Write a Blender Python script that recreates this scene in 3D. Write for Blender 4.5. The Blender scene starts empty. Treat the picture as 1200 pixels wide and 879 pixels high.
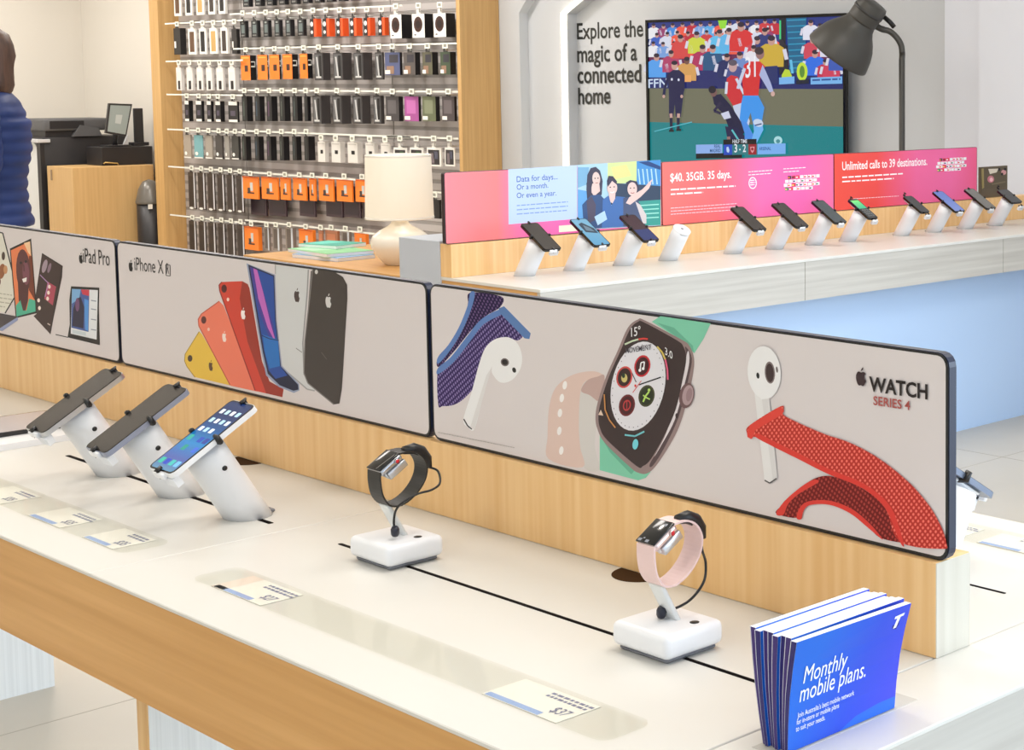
import bpy, bmesh, math, random
from mathutils import Vector, Matrix
from mathutils.geometry import tessellate_polygon
random.seed(7)
S = bpy.context.scene
COL = S.collection
# ------------------------------------------------------------------ camera model (fitted to the photograph, 1200x879)
F, CX, CY, YAW, PIT = 1967.77, 1073.23, 269.09, -.706806, -.08844
CAMZ = 1.6
def _rot():
    b = -PIT; cb, sb = math.cos(b), math.sin(b); cy, sy = math.cos(YAW), math.sin(YAW)
    Rx = Matrix(((1,0,0),(0,cb,-sb),(0,sb,cb))); B = Matrix(((1,0,0),(0,0,-1),(0,1,0)))
    Ry = Matrix(((cy,-sy,0),(sy,cy,0),(0,0,1)))
    return Rx @ B @ Ry
R = _rot(); RT = R.transposed(); CAM = Vector((0,0,CAMZ))
def ray(px, py): return RT @ Vector(((px-CX)/F, (py-CY)/F, 1.0))
def onZ(px, py, z=.9): d = ray(px,py); return CAM + d*((z-CAMZ)/d.z)
def onX(px, py, x): d = ray(px,py); return CAM + d*(x/d.x)
def onY(px, py, y): d = ray(px,py); return CAM + d*(y/d.y)
def onD(px, py, dep): return CAM + ray(px,py)*dep
IMR = Vector(R[0]); FWD = Vector(R[2])

cd = bpy.data.cameras.new('camera'); cam = bpy.data.objects.new('camera', cd); COL.objects.link(cam)
cd.sensor_fit = 'HORIZONTAL'; cd.sensor_width = 36.0; cd.lens = 36.0*F/1200.0
cd.shift_x = (600.0-CX)/1200.0; cd.shift_y = (CY-439.5)/1200.0
cd.clip_start = .05; cd.clip_end = 200
M3 = Matrix((Vector(R[0]), -Vector(R[1]), -Vector(R[2]))).transposed()
cam.matrix_world = Matrix.Translation(CAM) @ M3.to_4x4()
S.camera = cam

# ------------------------------------------------------------------ materials
def lin(c):
    o = []
    for v in c[:3]:
        v = v/255.0
        o.append(v/12.92 if v <= .04045 else ((v+.055)/1.055)**2.4)
    return (o[0], o[1], o[2], 1.0)
_mc = {}
def mat(name, rgb, rough=.5, metal=0.0, spec=.5, emit=0.0, coat=0.0):
    if name in _mc: return _mc[name]
    m = bpy.data.materials.new(name); m.use_nodes = True
    b = m.node_tree.nodes['Principled BSDF']
    b.inputs['Base Color'].default_value = lin(rgb); b.inputs['Roughness'].default_value = rough
    b.inputs['Metallic'].default_value = metal; b.inputs['Specular IOR Level'].default_value = spec
    if coat: b.inputs['Coat Weight'].default_value = coat; b.inputs['Coat Roughness'].default_value = .15
    if emit:
        b.inputs['Emission Color'].default_value = lin(rgb); b.inputs['Emission Strength'].default_value = emit
        b.inputs['Base Color'].default_value = (.01,.01,.01,1)
    _mc[name] = m; return m
def ink(rgb, rough=.45): return mat('print_%02x%02x%02x' % tuple(int(v) for v in rgb), rgb, rough, 0, .35)
def glow(rgb, k=1.0): return mat('screen_%02x%02x%02x_%d' % (int(rgb[0]),int(rgb[1]),int(rgb[2]),int(k*100)), rgb, .25, 0, .4, emit=k)
def nodes(m): return m.node_tree.nodes, m.node_tree.links
def ramp_mat(name, c1, c2, scale, rough=.5, detail=4.0, lo=.35, hi=.65, bump=0.0, spec=.5, tex='noise', rot=(0,0,0), coat=0):
    if name in _mc: return _mc[name]
    m = mat(name, c1, rough, 0, spec, coat=coat); N, L = nodes(m); b = N['Principled BSDF']
    tc = N.new('ShaderNodeTexCoord'); mp = N.new('ShaderNodeMapping'); mp.inputs['Scale'].default_value = scale; mp.inputs['Rotation'].default_value = rot
    L.new(tc.outputs['Object'], mp.inputs['Vector'])
    if tex == 'noise':
        t = N.new('ShaderNodeTexNoise'); t.inputs['Scale'].default_value = 1.0; t.inputs['Detail'].default_value = detail; out = t.outputs['Fac']
    else:
        t = N.new('ShaderNodeTexWave'); t.inputs['Scale'].default_value = 1.0; t.inputs['Distortion'].default_value = detail; out = t.outputs['Fac']
    L.new(mp.outputs['Vector'], t.inputs['Vector'])
    r = N.new('ShaderNodeValToRGB'); r.color_ramp.elements[0].position = lo; r.color_ramp.elements[1].position = hi
    r.color_ramp.elements[0].color = lin(c1); r.color_ramp.elements[1].color = lin(c2)
    L.new(out, r.inputs['Fac']); L.new(r.outputs['Color'], b.inputs['Base Color'])
    if bump:
        bp = N.new('ShaderNodeBump'); bp.inputs['Strength'].default_value = bump; bp.inputs['Distance'].default_value = .002
        L.new(out, bp.inputs['Height']); L.new(bp.outputs['Normal'], b.inputs['Normal'])
    return m
def grad_mat(name, axis, a, b_, stops, rough=.4, emit=0.0, axis2=None):
    """colour printed along one object axis between coordinates a and b_"""
    if name in _mc: return _mc[name]
    m = mat(name, stops[0][1], rough, 0, .35); N, L = nodes(m); b = N['Principled BSDF']
    tc = N.new('ShaderNodeTexCoord'); sp = N.new('ShaderNodeSeparateXYZ'); L.new(tc.outputs['Object'], sp.inputs[0])
    mr = N.new('ShaderNodeMapRange'); mr.inputs['From Min'].default_value = a; mr.inputs['From Max'].default_value = b_
    if axis2:
        ad = N.new('ShaderNodeMath'); ad.operation = 'MULTIPLY_ADD'; L.new(sp.outputs[axis2[0]], ad.inputs[0]); ad.inputs[1].default_value = axis2[1]
        L.new(sp.outputs[axis], ad.inputs[2]); L.new(ad.outputs[0], mr.inputs['Value'])
    else: L.new(sp.outputs[axis], mr.inputs['Value'])
    r = N.new('ShaderNodeValToRGB'); e = r.color_ramp.elements
    e[0].position, e[0].color = stops[0][0], lin(stops[0][1]); e[1].position, e[1].color = stops[-1][0], lin(stops[-1][1])
    for p, c in stops[1:-1]: q = e.new(p); q.color = lin(c)
    L.new(mr.outputs['Result'], r.inputs['Fac'])
    if emit:
        b.inputs['Base Color'].default_value = (.01,.01,.01,1); L.new(r.outputs['Color'], b.inputs['Emission Color']); b.inputs['Emission Strength'].default_value = emit
    else: L.new(r.outputs['Color'], b.inputs['Base Color'])
    return m
def wood(name, axis, c1=(214,170,114), c2=(232,192,140), rough=.38):
    sc = [55.0]*3; sc['XYZ'.index(axis)] = 1.6
    return ramp_mat(name, c1, c2, sc, rough, 5.0, .3, .7, .05, .5, coat=0.0)
def weave(name, c1, c2, ang, sc):
    if name in _mc: return _mc[name]
    m = mat(name, c1, .7, 0, .2); N, L = nodes(m); b = N['Principled BSDF']
    tc = N.new('ShaderNodeTexCoord'); mp = N.new('ShaderNodeMapping'); mp.inputs['Rotation'].default_value = ang
    L.new(tc.outputs['Object'], mp.inputs['Vector'])
    ws = []
    for d, k in (('X', sc), ('Z', sc*.8)):
        w = N.new('ShaderNodeTexWave'); w.bands_direction = d; w.inputs['Scale'].default_value = k; L.new(mp.outputs['Vector'], w.inputs['Vector']); ws.append(w)
    mu = N.new('ShaderNodeMath'); mu.operation = 'MULTIPLY'; L.new(ws[0].outputs['Fac'], mu.inputs[0]); L.new(ws[1].outputs['Fac'], mu.inputs[1])
    r = N.new('ShaderNodeValToRGB'); r.color_ramp.elements[0].position = .15; r.color_ramp.elements[1].position = .6
    r.color_ramp.elements[0].color = lin(c1); r.color_ramp.elements[1].color = lin(c2)
    L.new(mu.outputs[0], r.inputs['Fac']); L.new(r.outputs['Color'], b.inputs['Base Color']); return m
def clear(name, tint=(238,240,236), gl=.08):
    if name in _mc: return _mc[name]
    m = bpy.data.materials.new(name); m.use_nodes = True; N, L = nodes(m); N.remove(N['Principled BSDF'])
    t = N.new('ShaderNodeBsdfTransparent'); t.inputs['Color'].default_value = lin(tint)
    g = N.new('ShaderNodeBsdfGlossy'); g.inputs['Roughness'].default_value = .08
    mx = N.new('ShaderNodeMixShader'); mx.inputs[0].default_value = gl; L.new(t.outputs[0], mx.inputs[1]); L.new(g.outputs[0], mx.inputs[2])
    L.new(mx.outputs[0], N['Material Output'].inputs['Surface']); _mc[name] = m; return m

WHITE = mat('white_laminate', (217,215,209), .35, 0, .5)
WHITEPL = mat('white_plastic', (240,241,244), .35, 0, .5)
WHITEMET = mat('white_coated_metal', (232,233,236), .35, 0, .5)
BLACK = mat('black_plastic', (24,23,24), .4); BLACKG = mat('black_gloss', (14,14,16), .12, 0, .6)
DARK = mat('dark_slot', (18,13,13), .8, 0, .1)
GREYMET = mat('dark_grey_enamel', (70,69,66), .45)
SILVER = mat('brushed_silver', (205,207,212), .3, .85)
OAKZ = wood('oak_upright_grain', 'Z', (232,183,120), (244,203,145)); OAKX = wood('oak_grain_along_x', 'X', (203,150,84), (220,169,104)); OAKY = wood('oak_grain_along_y', 'Y', (208,160,104), (226,182,128))
OAKLIT = ramp_mat('daylit_oak_grain_along_y', (180,175,167), (200,196,188), (55,1.6,55), .4, 5, .3, .7, .04, .5); OAKLITZ = ramp_mat('daylit_oak_upright_grain', (204,197,182), (218,212,199), (55,55,1.6), .4, 5, .3, .7, .04, .5)  # oak with daylight glare put into a paler colour for the right-facing faces
OAKWALL = wood('oak_unit_panel', 'Z', (196,154,96), (212,172,114), .5)
RED = mat('red_dot', (215,30,45), .4)

# ------------------------------------------------------------------ mesh builder
ORG = {}
class MB:
    def __init__(s): s.bm = bmesh.new(); s.ms = []
    def mi(s, m):
        if m not in s.ms: s.ms.append(m)
        return s.ms.index(m)
    def merge(s, t, m, smooth=False):
        i = s.mi(m); vm = {}
        for v in t.verts: vm[v] = s.bm.verts.new(v.co)
        for f in t.faces:
            try: g = s.bm.faces.new([vm[v] for v in f.verts])
            except ValueError: continue
            g.material_index = i; g.smooth = smooth
        t.free(); return s
    def box(s, x0, x1, y0, y1, z0, z1, m, bev=0.0, seg=2, xf=None, vert_only=False):
        t = bmesh.new(); bmesh.ops.create_cube(t, size=1)
        bmesh.ops.scale(t, vec=(x1-x0, y1-y0, z1-z0), verts=t.verts); bmesh.ops.translate(t, vec=((x0+x1)/2,(y0+y1)/2,(z0+z1)/2), verts=t.verts)
        if bev:
            ed = [e for e in t.edges if (not vert_only) or (abs(e.verts[0].co.z-e.verts[1].co.z) > 1e-6)]
            bmesh.ops.bevel(t, geom=ed, offset=bev, segments=seg, affect='EDGES', profile=.5)
        if xf: bmesh.ops.transform(t, matrix=xf, verts=t.verts)
        return s.merge(t, m, bool(bev) and seg > 1)
    def poly(s, pts, m):
        pts = [Vector(p) for p in pts]; i = s.mi(m); vs = [s.bm.verts.new(p) for p in pts]
        if len(pts) <= 4 and len(pts) > 2 and len(pts) == 3: tr = [(0,1,2)]
        else: tr = tessellate_polygon([pts])
        for a in tr:
            try: f = s.bm.faces.new([vs[k] for k in a]); f.material_index = i
            except ValueError: pass
        return s
    def prism(s, pts, d, m, smooth=False):
        """closed polygon extruded by vector d"""
        t = bmesh.new(); d = Vector(d); a = [t.verts.new(Vector(p)) for p in pts]; b = [t.verts.new(Vector(p)+d) for p in pts]; n = len(pts)
        for tr in tessellate_polygon([[Vector(p) for p in pts]]):
            try: t.faces.new([a[k] for k in tr]); t.faces.new([b[k] for k in reversed(tr)])
            except ValueError: pass
        for k in range(n):
            t.faces.new((a[k], a[(k+1)%n], b[(k+1)%n], b[k]))
        bmesh.ops.recalc_face_normals(t, faces=t.faces)
        return s.merge(t, m, smooth)
    def tube(s, pts, r, m, n=10, caps=True, ref=None):
        pts = [Vector(p) for p in pts]; t = bmesh.new(); rings = []
        rs = r if isinstance(r, (list, tuple)) else [r]*len(pts)
        up = Vector(ref) if ref else Vector((0,0,1))
        for k, p in enumerate(pts):
            d = (pts[min(k+1,len(pts)-1)] - pts[max(k-1,0)]).normalized()
            u = up - d*up.dot(d)
            if u.length < 1e-3: u = Vector((1,0,0)) - d*d.x
            u.normalize(); w = d.cross(u); up = u
            rings.append([t.verts.new(p + (u*math.cos(2*math.pi*j/n) + w*math.sin(2*math.pi*j/n))*rs[k]) for j in range(n)])
        for k in range(len(rings)-1):
            for j in range(n): t.faces.new((rings[k][j], rings[k][(j+1)%n], rings[k+1][(j+1)%n], rings[k+1][j]))
        if caps: t.faces.new(rings[0][::-1]); t.faces.new(rings[-1])
        bmesh.ops.recalc_face_normals(t, faces=t.faces)
        return s.merge(t, m, True)
    def loft(s, rings, m, caps=True, closed=True, smooth=True):
        t = bmesh.new(); vs = [[t.verts.new(Vector(p)) for p in r] for r in rings]; n = len(rings[0])
        for k in range(len(vs)-1):
            for j in range(n if closed else n-1): t.faces.new((vs[k][j], vs[k][(j+1)%n], vs[k+1][(j+1)%n], vs[k+1][j]))
        if caps: t.faces.new(vs[0][::-1]); t.faces.new(vs[-1])
        bmesh.ops.recalc_face_normals(t, faces=t.faces); return s.merge(t, m, smooth)
    def lathe(s, prof, m, c=(0,0,0), n=32, axis=None, caps=True):
        c = Vector(c); q = Vector((0,0,1)).rotation_difference(Vector(axis).normalized()) if axis else None
        rings = []
        for r, z in prof:
            ring = []
            for j in range(n):
                v = Vector((r*math.cos(2*math.pi*j/n), r*math.sin(2*math.pi*j/n), z))
                if q: v = q @ v
                ring.append(c+v)
            rings.append(ring)
        return s.loft(rings, m, caps)
    def build(s, name, parent=None, loc=None):
        bm = s.bm
        if parent is not None: o = ORG[parent]
        elif loc is not None: o = Vector(loc)
        else:
            xs = [v.co for v in bm.verts]; lo = [min(v[i] for v in xs) for i in range(3)]; hi = [max(v[i] for v in xs) for i in range(3)]
            o = Vector(((lo[0]+hi[0])/2, (lo[1]+hi[1])/2, lo[2]))
        bmesh.ops.translate(bm, vec=-o, verts=bm.verts)
        me = bpy.data.meshes.new(name); bm.to_mesh(me); bm.free()
        for m in s.ms: me.materials.append(m)
        ob = bpy.data.objects.new(name, me); COL.objects.link(ob)
        if parent is not None: ob.parent = parent
        else: ob.location = o
        ORG[ob] = o
        return ob
def tag(o, label, cat, group=None):
    o['label'] = label; o['category'] = cat
    if group: o['group'] = group
    return o
def thing(name, label, cat, loc=(0,0,0), group=None):
    o = bpy.data.objects.new(name, None); o.empty_display_size = .05; COL.objects.link(o); o.location = loc; ORG[o] = Vector(loc)
    return tag(o, label, cat, group)
def struct(o): o['kind'] = 'structure'; return o
def dup(root, loc, rotz, label, group=None):
    r = root.copy(); COL.objects.link(r); r.location = loc; r.rotation_euler = (0,0,rotz); r['label'] = label
    if group: r['group'] = group
    for ch in list(root.children):
        c = ch.copy(); COL.objects.link(c); c.parent = r
        for g in list(ch.children):
            d = g.copy(); COL.objects.link(d); d.parent = c
    return r
_tx = {}
def text_geo(s, offset=0.0, shear=0.0):
    k = (s, offset, shear)
    if k in _tx: return _tx[k]
    cu = bpy.data.curves.new('lettering', 'FONT'); cu.body = s; cu.size = 1.0; cu.offset = offset*.45; cu.shear = shear; cu.resolution_u = 3
    ob = bpy.data.objects.new('lettering', cu); COL.objects.link(ob); bpy.context.view_layer.update()
    dg = bpy.context.evaluated_depsgraph_get(); me = ob.evaluated_get(dg).to_mesh()
    vs = [(v.co.x, v.co.y) for v in me.vertices]; fs = [tuple(p.vertices) for p in me.polygons]
    bpy.data.objects.remove(ob); bpy.data.curves.remove(cu)
    x0 = min(v[0] for v in vs); x1 = max(v[0] for v in vs)
    _tx[k] = ([((v[0]-x0), v[1]) for v in vs], fs, x1-x0); return _tx[k]
APPLE = [(0,.60),(.12,.65),(.24,.67),(.34,.64),(.42,.56),(.34,.48),(.30,.38),(.31,.26),(.37,.17),(.45,.12),(.40,-.02),(.32,-.15),(.24,-.24),(.16,-.27),(.08,-.25),(0,-.22),(-.08,-.25),(-.16,-.27),(-.25,-.23),(-.34,-.10),(-.41,.06),(-.44,.24),(-.42,.42),(-.34,.57),(-.22,.66),(-.10,.645)]
LEAF = [(0,.70),(.02,.80),(.09,.90),(.20,.96),(.20,.86),(.13,.76)]
class Art(MB):
    """printed picture on a flat plane: shapes given where they stand on the panel, each a hair above the last"""
    def __init__(s, plane, val, step=.00006, sign=None):
        MB.__init__(s); s.pl = plane; s.v = val; s.n = 1; s.step = step
    def P(s, px, py):
        o = s.n*s.step
        if s.pl == 'y': p = onY(px,py,s.v); p.y -= o
        else: p = onX(px,py,s.v); p.x += o
        return p
    def pg(s, pts, m): s.poly([s.P(*p) for p in pts], m); s.n += 1; return s
    def cv(s, pts, m, k=5):
        n = len(pts); out = []
        for i in range(n):
            a, b, c, d = [Vector(pts[(i+j-1)%n]+(0,)) for j in range(4)]
            for q in range(k):
                t = q/k; v = .5*((2*b)+(c-a)*t+(2*a-5*b+4*c-d)*t*t+(3*b-a-3*c+d)*t**3); out.append((v.x, v.y))
        return s.pg(out, m)
    def ell(s, cx, cy, rx, ry, m, rot=0, n=20):
        c, k = math.cos(math.radians(rot)), math.sin(math.radians(rot))
        return s.pg([(cx+rx*math.cos(t)*c-ry*math.sin(t)*k, cy+rx*math.cos(t)*k+ry*math.sin(t)*c) for t in [2*math.pi*j/n for j in range(n)]], m)
    def line(s, pts, w, m):
        for (a, b) in zip(pts[:-1], pts[1:]):
            dx, dy = b[0]-a[0], b[1]-a[1]; l = math.hypot(dx,dy) or 1; nx, ny = -dy/l*w/2, dx/l*w/2
            s.poly([s.P(a[0]+nx,a[1]+ny), s.P(b[0]+nx,b[1]+ny), s.P(b[0]-nx,b[1]-ny), s.P(a[0]-nx,a[1]-ny)], m)
        s.n += 1; return s
    def _geo(s, vs, fs, O, U, V, m):
        i = s.mi(m); q = [s.bm.verts.new(O + U*v[0] + V*v[1]) for v in vs]
        for f in fs:
            try: g = s.bm.faces.new([q[k] for k in f]); g.material_index = i
            except ValueError: pass
        s.n += 1
    def text(s, t, a, b, m, bold=0.0, shear=0.0, asp=1.0, up=None):
        vs, fs, w = text_geo(t, bold, shear); A, B = s.P(*a), s.P(*b); U = (B-A)/w
        V = (up if up else Vector((0,0,1)))*U.length*asp
        s._geo(vs, fs, A, U, V, m); return s
    def apple(s, cx, cy, hpx, m, hole=True):
        A, B = s.P(cx, cy), s.P(cx, cy-hpx); k = (B-A).length/1.23
        U = Vector((1,0,0)) if s.pl == 'y' else Vector((0,1,0)); V = Vector((0,0,1))
        for q in (APPLE, LEAF): s.poly([A + U*x*k + V*(y-.32)*k for x, y in q], m)
        s.n += 1; return s
    def lines(s, x0, y0, x1, y1, n, dy, w, m, last=.6):
        """rows of small print too fine to read"""
        for k in range(n):
            f = last if k == n-1 else 1.0; x = x0
            sl = (y1-y0)/(x1-x0)
            while x < x0+(x1-x0)*f:
                l = random.uniform(2.5,6)*max(.6,w); e = min(x+l, x0+(x1-x0)*f)
                s.poly([s.P(x,y0+k*dy+(x-x0)*sl-w/2), s.P(e,y0+k*dy+(e-x0)*sl-w/2), s.P(e,y0+k*dy+(e-x0)*sl+w/2), s.P(x,y0+k*dy+(x-x0)*sl+w/2)], m)
                x = e + .8*max(.6,w)
        s.n += 1; return s
def rrect(u0, u1, v0, v1, r, n=4):
    p = []
    for cx, cy, a in ((u1-r,v1-r,0),(u0+r,v1-r,90),(u0+r,v0+r,180),(u1-r,v0+r,270)):
        for k in range(n+1):
            t = math.radians(a+90*k/n); p.append((cx+r*math.cos(t), cy+r*math.sin(t)))
    return p
# ================================================================== THE SETTING
YB = 7.0            # back wall plane
m = MB(); m.box(-16.4, 6, -4.2, 11, -.1, 0, ramp_mat('stone_tile_floor', (194,185,170), (208,199,184), (1.2,1.2,1.2), .32, 6, .3, .7, 0, .4))
TILE = mat('floor_joint', (176,166,150), .6)
for k in range(18): m.box(-16.3+1.2*k, -16.297+1.2*k, -4.1, 10.9, 0, .0006, TILE)
for k in range(12): m.box(-16.3, 5.9, -4+1.2*k, -3.997+1.2*k, 0, .0006, TILE)
struct(m.build('floor', loc=(0,0,0)))
CREAM = mat('cream_paint', (228,223,214), .8, 0, .2); GREYW = mat('stone_grey_paint', (203,207,212), .8, 0, .2); LIGHTW = mat('white_paint', (222,226,236), .8, 0, .2)
m = MB(); m.box(-16.4, -16.3, -4.2, 7.3, 0, 3.3, CREAM); struct(m.build('wall_left'))
m = MB(); m.box(-16.4, -9.8, YB, YB+.1, 0, 3.3, CREAM); struct(m.build('wall_back'))
m = MB(); m.box(-16.4, 1.5, -4.2, -4.1, 0, 3.3, CREAM); struct(m.build('wall_front'))
m = MB(); m.box(-16.4, 1.5, -4.2, 7.4, 3.3, 3.4, mat('ceiling_white', (240,238,234), .85)); struct(m.build('ceiling'))
# feature wall: outer face, stepped frame, lit inner wall
XL, XR = onY(610,100,YB).x, onY(1147,100,YB).x
YR = YB+.07; xl2, xr2 = onY(666,100,YR).x, onY(1107,100,YR).x
YI = YB+.15
zc = 2.045; zt = 3.3
m = MB(); m.box(-9.95, XL, YB, YB+.1, 0, 3.3, GREYW); struct(m.build('wall_back_pier'))
m = MB(); m.box(XR, -2.9, YB, YB+.1, 0, 3.3, LIGHTW); struct(m.build('wall_back_right'))
m = MB(); m.prism([(XL,YB,2.06),(XL,YB,3.3),(XL+1.2,YB,3.3)], (0,.1,0), GREYW); struct(m.build('trim_1'))
m = MB(); m.box(XL-.05, xl2, YR, YR+.1, 0, 3.3, GREYW); m.prism([(xl2,YR,zc),(xl2,YR,3.3),(xl2+2.6,YR,3.3)], (0,.1,0), GREYW); struct(m.build('trim_2'))
m = MB(); m.box(xr2, XR+.05, YR, YR+.1, 0, 3.3, LIGHTW); struct(m.build('trim_3'))
m = MB(); m.box(XL, XR, YI, YI+.1, 0, 3.3, GREYW); struct(m.build('wall_niche'))
LED = mat('led_strip', (255,240,214), .4, emit=4)
m = MB(); pa = Vector((xl2-.028,YR-.012,.25)); pb = Vector((xl2-.028,YR-.012,zc)); pc = Vector((xl2+1.25,YR-.012,zc+.66))
m.tube([pa,pb,pc], .017, LED, 8)
tag(m.build('light_strip'), 'glowing warm white light strip running up the grey feature wall beside the black lettering', 'light')
# wall lettering
a = Art('y', YI, .0015); TXT = mat('black_vinyl_lettering', (40,42,40), .5)
for s_, (x0,x1,y0,y1) in {'Explore the': (676.5,754,46,42.5), 'magic of a': (677,747,73,70.5), 'connected': (677.5,752,97.5,96), 'home': (678.5,716,122,121)}.items():
    a.text(s_, (x0,y0), (x1,y1), TXT, .034, asp=1.05)
tag(a.build('wall_lettering'), 'black lettering about a connected home on the grey wall left of the television', 'sign')

# ================================================================== FRONT TABLE
TX0, TX1, TY0, TY1, TZ = -4.67, -1.139, 1.016, 2.10, .9
RY0, RY1, RZ, RX1 = 1.526, 1.592, 1.019, -1.272
t = thing('display_table', 'long white topped display table with oak sides in the foreground', 'table', (-2.9,1.558,0))
SX = -2.42
m = MB(); m.box(TX0, SX-.0006, TY0, TY1, TZ-.006, TZ, WHITE, .0012, 1); m.box(SX+.0006, -1.2755, TY0, TY1, TZ-.006, TZ, WHITE, .0012, 1)
m.box(-1.2735, TX1, TY0, TY1, TZ-.006, TZ, WHITE, .0012, 1)
m.build('table_top', t)
m = MB(); m.box(TX0+.004, TX1-.02, TY0+.003, TY0+.022, .745, TZ-.0065, OAKX); m.build('front_fascia', t)
m = MB(); m.box(TX0+.004, TX1-.02, TY1-.022, TY1-.003, .745, TZ-.0065, OAKX); m.build('rear_fascia', t)
m = MB(); m.box(TX1-.0195, TX1-.003, TY0+.003, TY1-.003, .745, TZ-.0065, OAKLIT); m.build('end_fascia', t)
m = MB(); m.box(TX0+.004, TX0+.02, TY0+.022, TY1-.022, .745, TZ-.0065, OAKY); m.build('end_fascia', t)
m = MB(); m.box(TX0+.02, TX1-.02, TY0+.022, TY1-.022, .75, .765, WHITE); m.build('under_panel', t)
PALE = ramp_mat('pale_fluted_laminate', (222,222,220), (234,234,232), (1,160,1), .4, 2, .3, .7)
for x in (-4.59, -2.925, -1.32):
    m = MB(); m.box(x, x+.0395, 1.3, 1.302, 0, .75, OAKZ); m.box(x, x+.04, 1.3021, 1.81, 0, .75, PALE); m.build('leg_panel', t)
m = MB(); m.box(TX0+.15, RX1, RY0, RY1, TZ+.0003, RZ, OAKZ, .0008, 1); m.box(RX1, RX1+.0012, RY0+.0008, RY1-.0008, TZ+.0005, RZ-.0008, OAKLITZ); tag(m.build('sign_riser'), 'long oak riser running along the front table under the white signs', 'riser')
# long cable slot and the short slots under the phone stands
m = MB(); m.box(-2.287, -1.366, 1.3265, 1.3335, TZ-.004, TZ+.0004, DARK, .003, 2, vert_only=True); m.build('cable_slot', t)
for x0, x1 in ((-3.222,-3.084),(-2.972,-2.857),(-2.753,-2.635),(-2.6,-2.474)):
    m = MB(); m.box(x0, x1, 1.3185, 1.3275, TZ-.004, TZ+.0004, DARK, .0025, 2, vert_only=True); m.build('cable_slot', t)
for x0, x1 in ((-2.2,-1.62),(-1.5,-1.366)):
    m = MB(); m.box(x0, x1, 1.786, 1.792, TZ-.004, TZ+.0004, DARK, .0025, 2, vert_only=True); m.build('cable_slot', t)
for x in (-1.818, -2.925):
    m = MB(); m.prism([(x+.043*math.cos(q), RY0-.0003-.041*abs(math.sin(q))*1.0, TZ-.004) for q in [math.pi*k/16 for k in range(17)]], (0,0,.0045), mat('cutout_brown', (66,44,24), .8, 0, .1)); m.build('cable_cutout', t)
# brochure pocket sunk in the end of the table
px0, px1, py0, py1 = -1.247, -1.1985, 1.19, 1.411
m = MB(); m.box(px0, px1, py0, py1, TZ-.006, TZ+.0005, mat('pocket_lining', (196,192,184), .6), .002, 1)
m.build('brochure_pocket', t)

# ------------------------------------------------------------------ printed signs on the riser
FACE = mat('poster_pale_grey', (222,213,211), .5, 0, .3); EDGE = mat('sign_navy_edge', (24,32,58), .35); BLK = ink((22,20,20))
def sign_board(label, x0, x1, z0=1.0195, z1=1.2745, y=1.537):
    t = thing('poster_sign', label, 'sign', ((x0+x1)/2, y+.011, z0), 'printed signs along the front table')
    m = MB(); m.prism([(u,y,v) for u,v in rrect(x0,x1,z0,z1,.017)], (0,.013,0), EDGE); m.build('sign_board', t)
    m = MB(); m.prism([(u,y-.0015,v) for u,v in rrect(x0+.0012,x1-.0012,z0+.0012,z1-.0012,.016)], (0,.0015,0), BLACK); m.build('sign_border', t)
    a = Art('y', y-.0018, .000015); a.poly([(u,y-.0018,v) for u,v in rrect(x0+.0045,x1-.0045,z0+.005,z1-.0035,.013)], FACE); return t, a
P1 = sign_board('white sign at far left picturing tablets with a smiling face on one', -4.55, -3.463)
P2 = sign_board('white sign picturing yellow, coral, red, blue, white and black phones in a fan', -3.457, -2.3495)
P3 = sign_board('white sign picturing a large square watch, earbuds and a red woven band', -2.343, -1.2595)
# --- watch sign
t, a = P3
NAVY = ink((52,50,98)); PURP = weave('woven_purple', (58,44,92), (142,124,176), (0,.6,0), 52); PURP2 = weave('woven_indigo', (40,30,66), (110,84,130), (0,.9,0), 52); BLUE = ink((92,128,188))
a.cv([(551,343),(587.6,347.5),(586,360),(568.5,371),(551,388.5),(532,412),(514,430),(513,419),(525.5,404),(538,383),(548,358)], PURP2)
a.cv([(551,343),(556.5,343.2),(553,360),(542,387),(528,410),(514,426),(513,419),(525.5,404),(538,383),(548,358)], BLUE)
a.cv([(584.5,364.6),(612,388),(607,399),(592.4,394.9),(576.5,402.8),(563.7,425),(557.3,450.6),(544.6,466.5),(532,474.5),(519,476),(513.5,474),(513.5,432),(528.7,420),(547.8,396),(563.7,377.3)], PURP)
a.cv([(584.5,363),(589,367.5),(567,380),(551,400),(532,424),(513.5,438.5),(513.5,431),(528.7,418),(547.8,393.5),(563.7,374.5)], BLUE)
a.pg([(584.4,361.4),(590.8,358.9),(622,390.7),(620.4,397.4),(614.7,396.5),(586,367)], ink((88,124,178)))
BUD = ink((240,238,237)); BUDS = ink((226,222,220))
a.cv([(570,406),(583,396.5),(598,396),(608,405),(612,420),(609,434),(599,446),(586,448),(576.5,437),(576.5,430),(565,470),(556,503),(549,501),(543,492),(552.6,460),(562,425)], BUD)
a.pg([(570,440),(576.5,430),(565,470),(556,503),(551,501)], BUDS)
a.ell(591.7,424.5,5,4.6, ink((120,108,106)),40); a.ell(591.7,424.5,3.6,3.2, BLK,40); a.ell(602.6,433.7,2.2,3.2, BLK,-20); a.line([(543.5,491),(548,499),(553,503)], 1.4, BLK)
PINK = ink((224,196,184)); PINKD = ink((196,166,158)); INN = ink((214,208,203))
a.cv([(678,441),(697,437),(708,442),(704,470),(697,520),(703,550),(683,546),(676,500),(672,465)], INN)
a.cv([(643,538),(641.8,511),(643.4,479),(649.7,457),(662.5,444),(678.4,437),(697.5,435.3),(708.7,441),(700,443),(686,447),(680,462),(678.4,498.4),(680,524),(683,547.5)], PINK)
a.cv([(681,458),(688,446),(700,441.5),(708.7,441),(704,469.7),(691,463)], PINKD)
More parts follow.
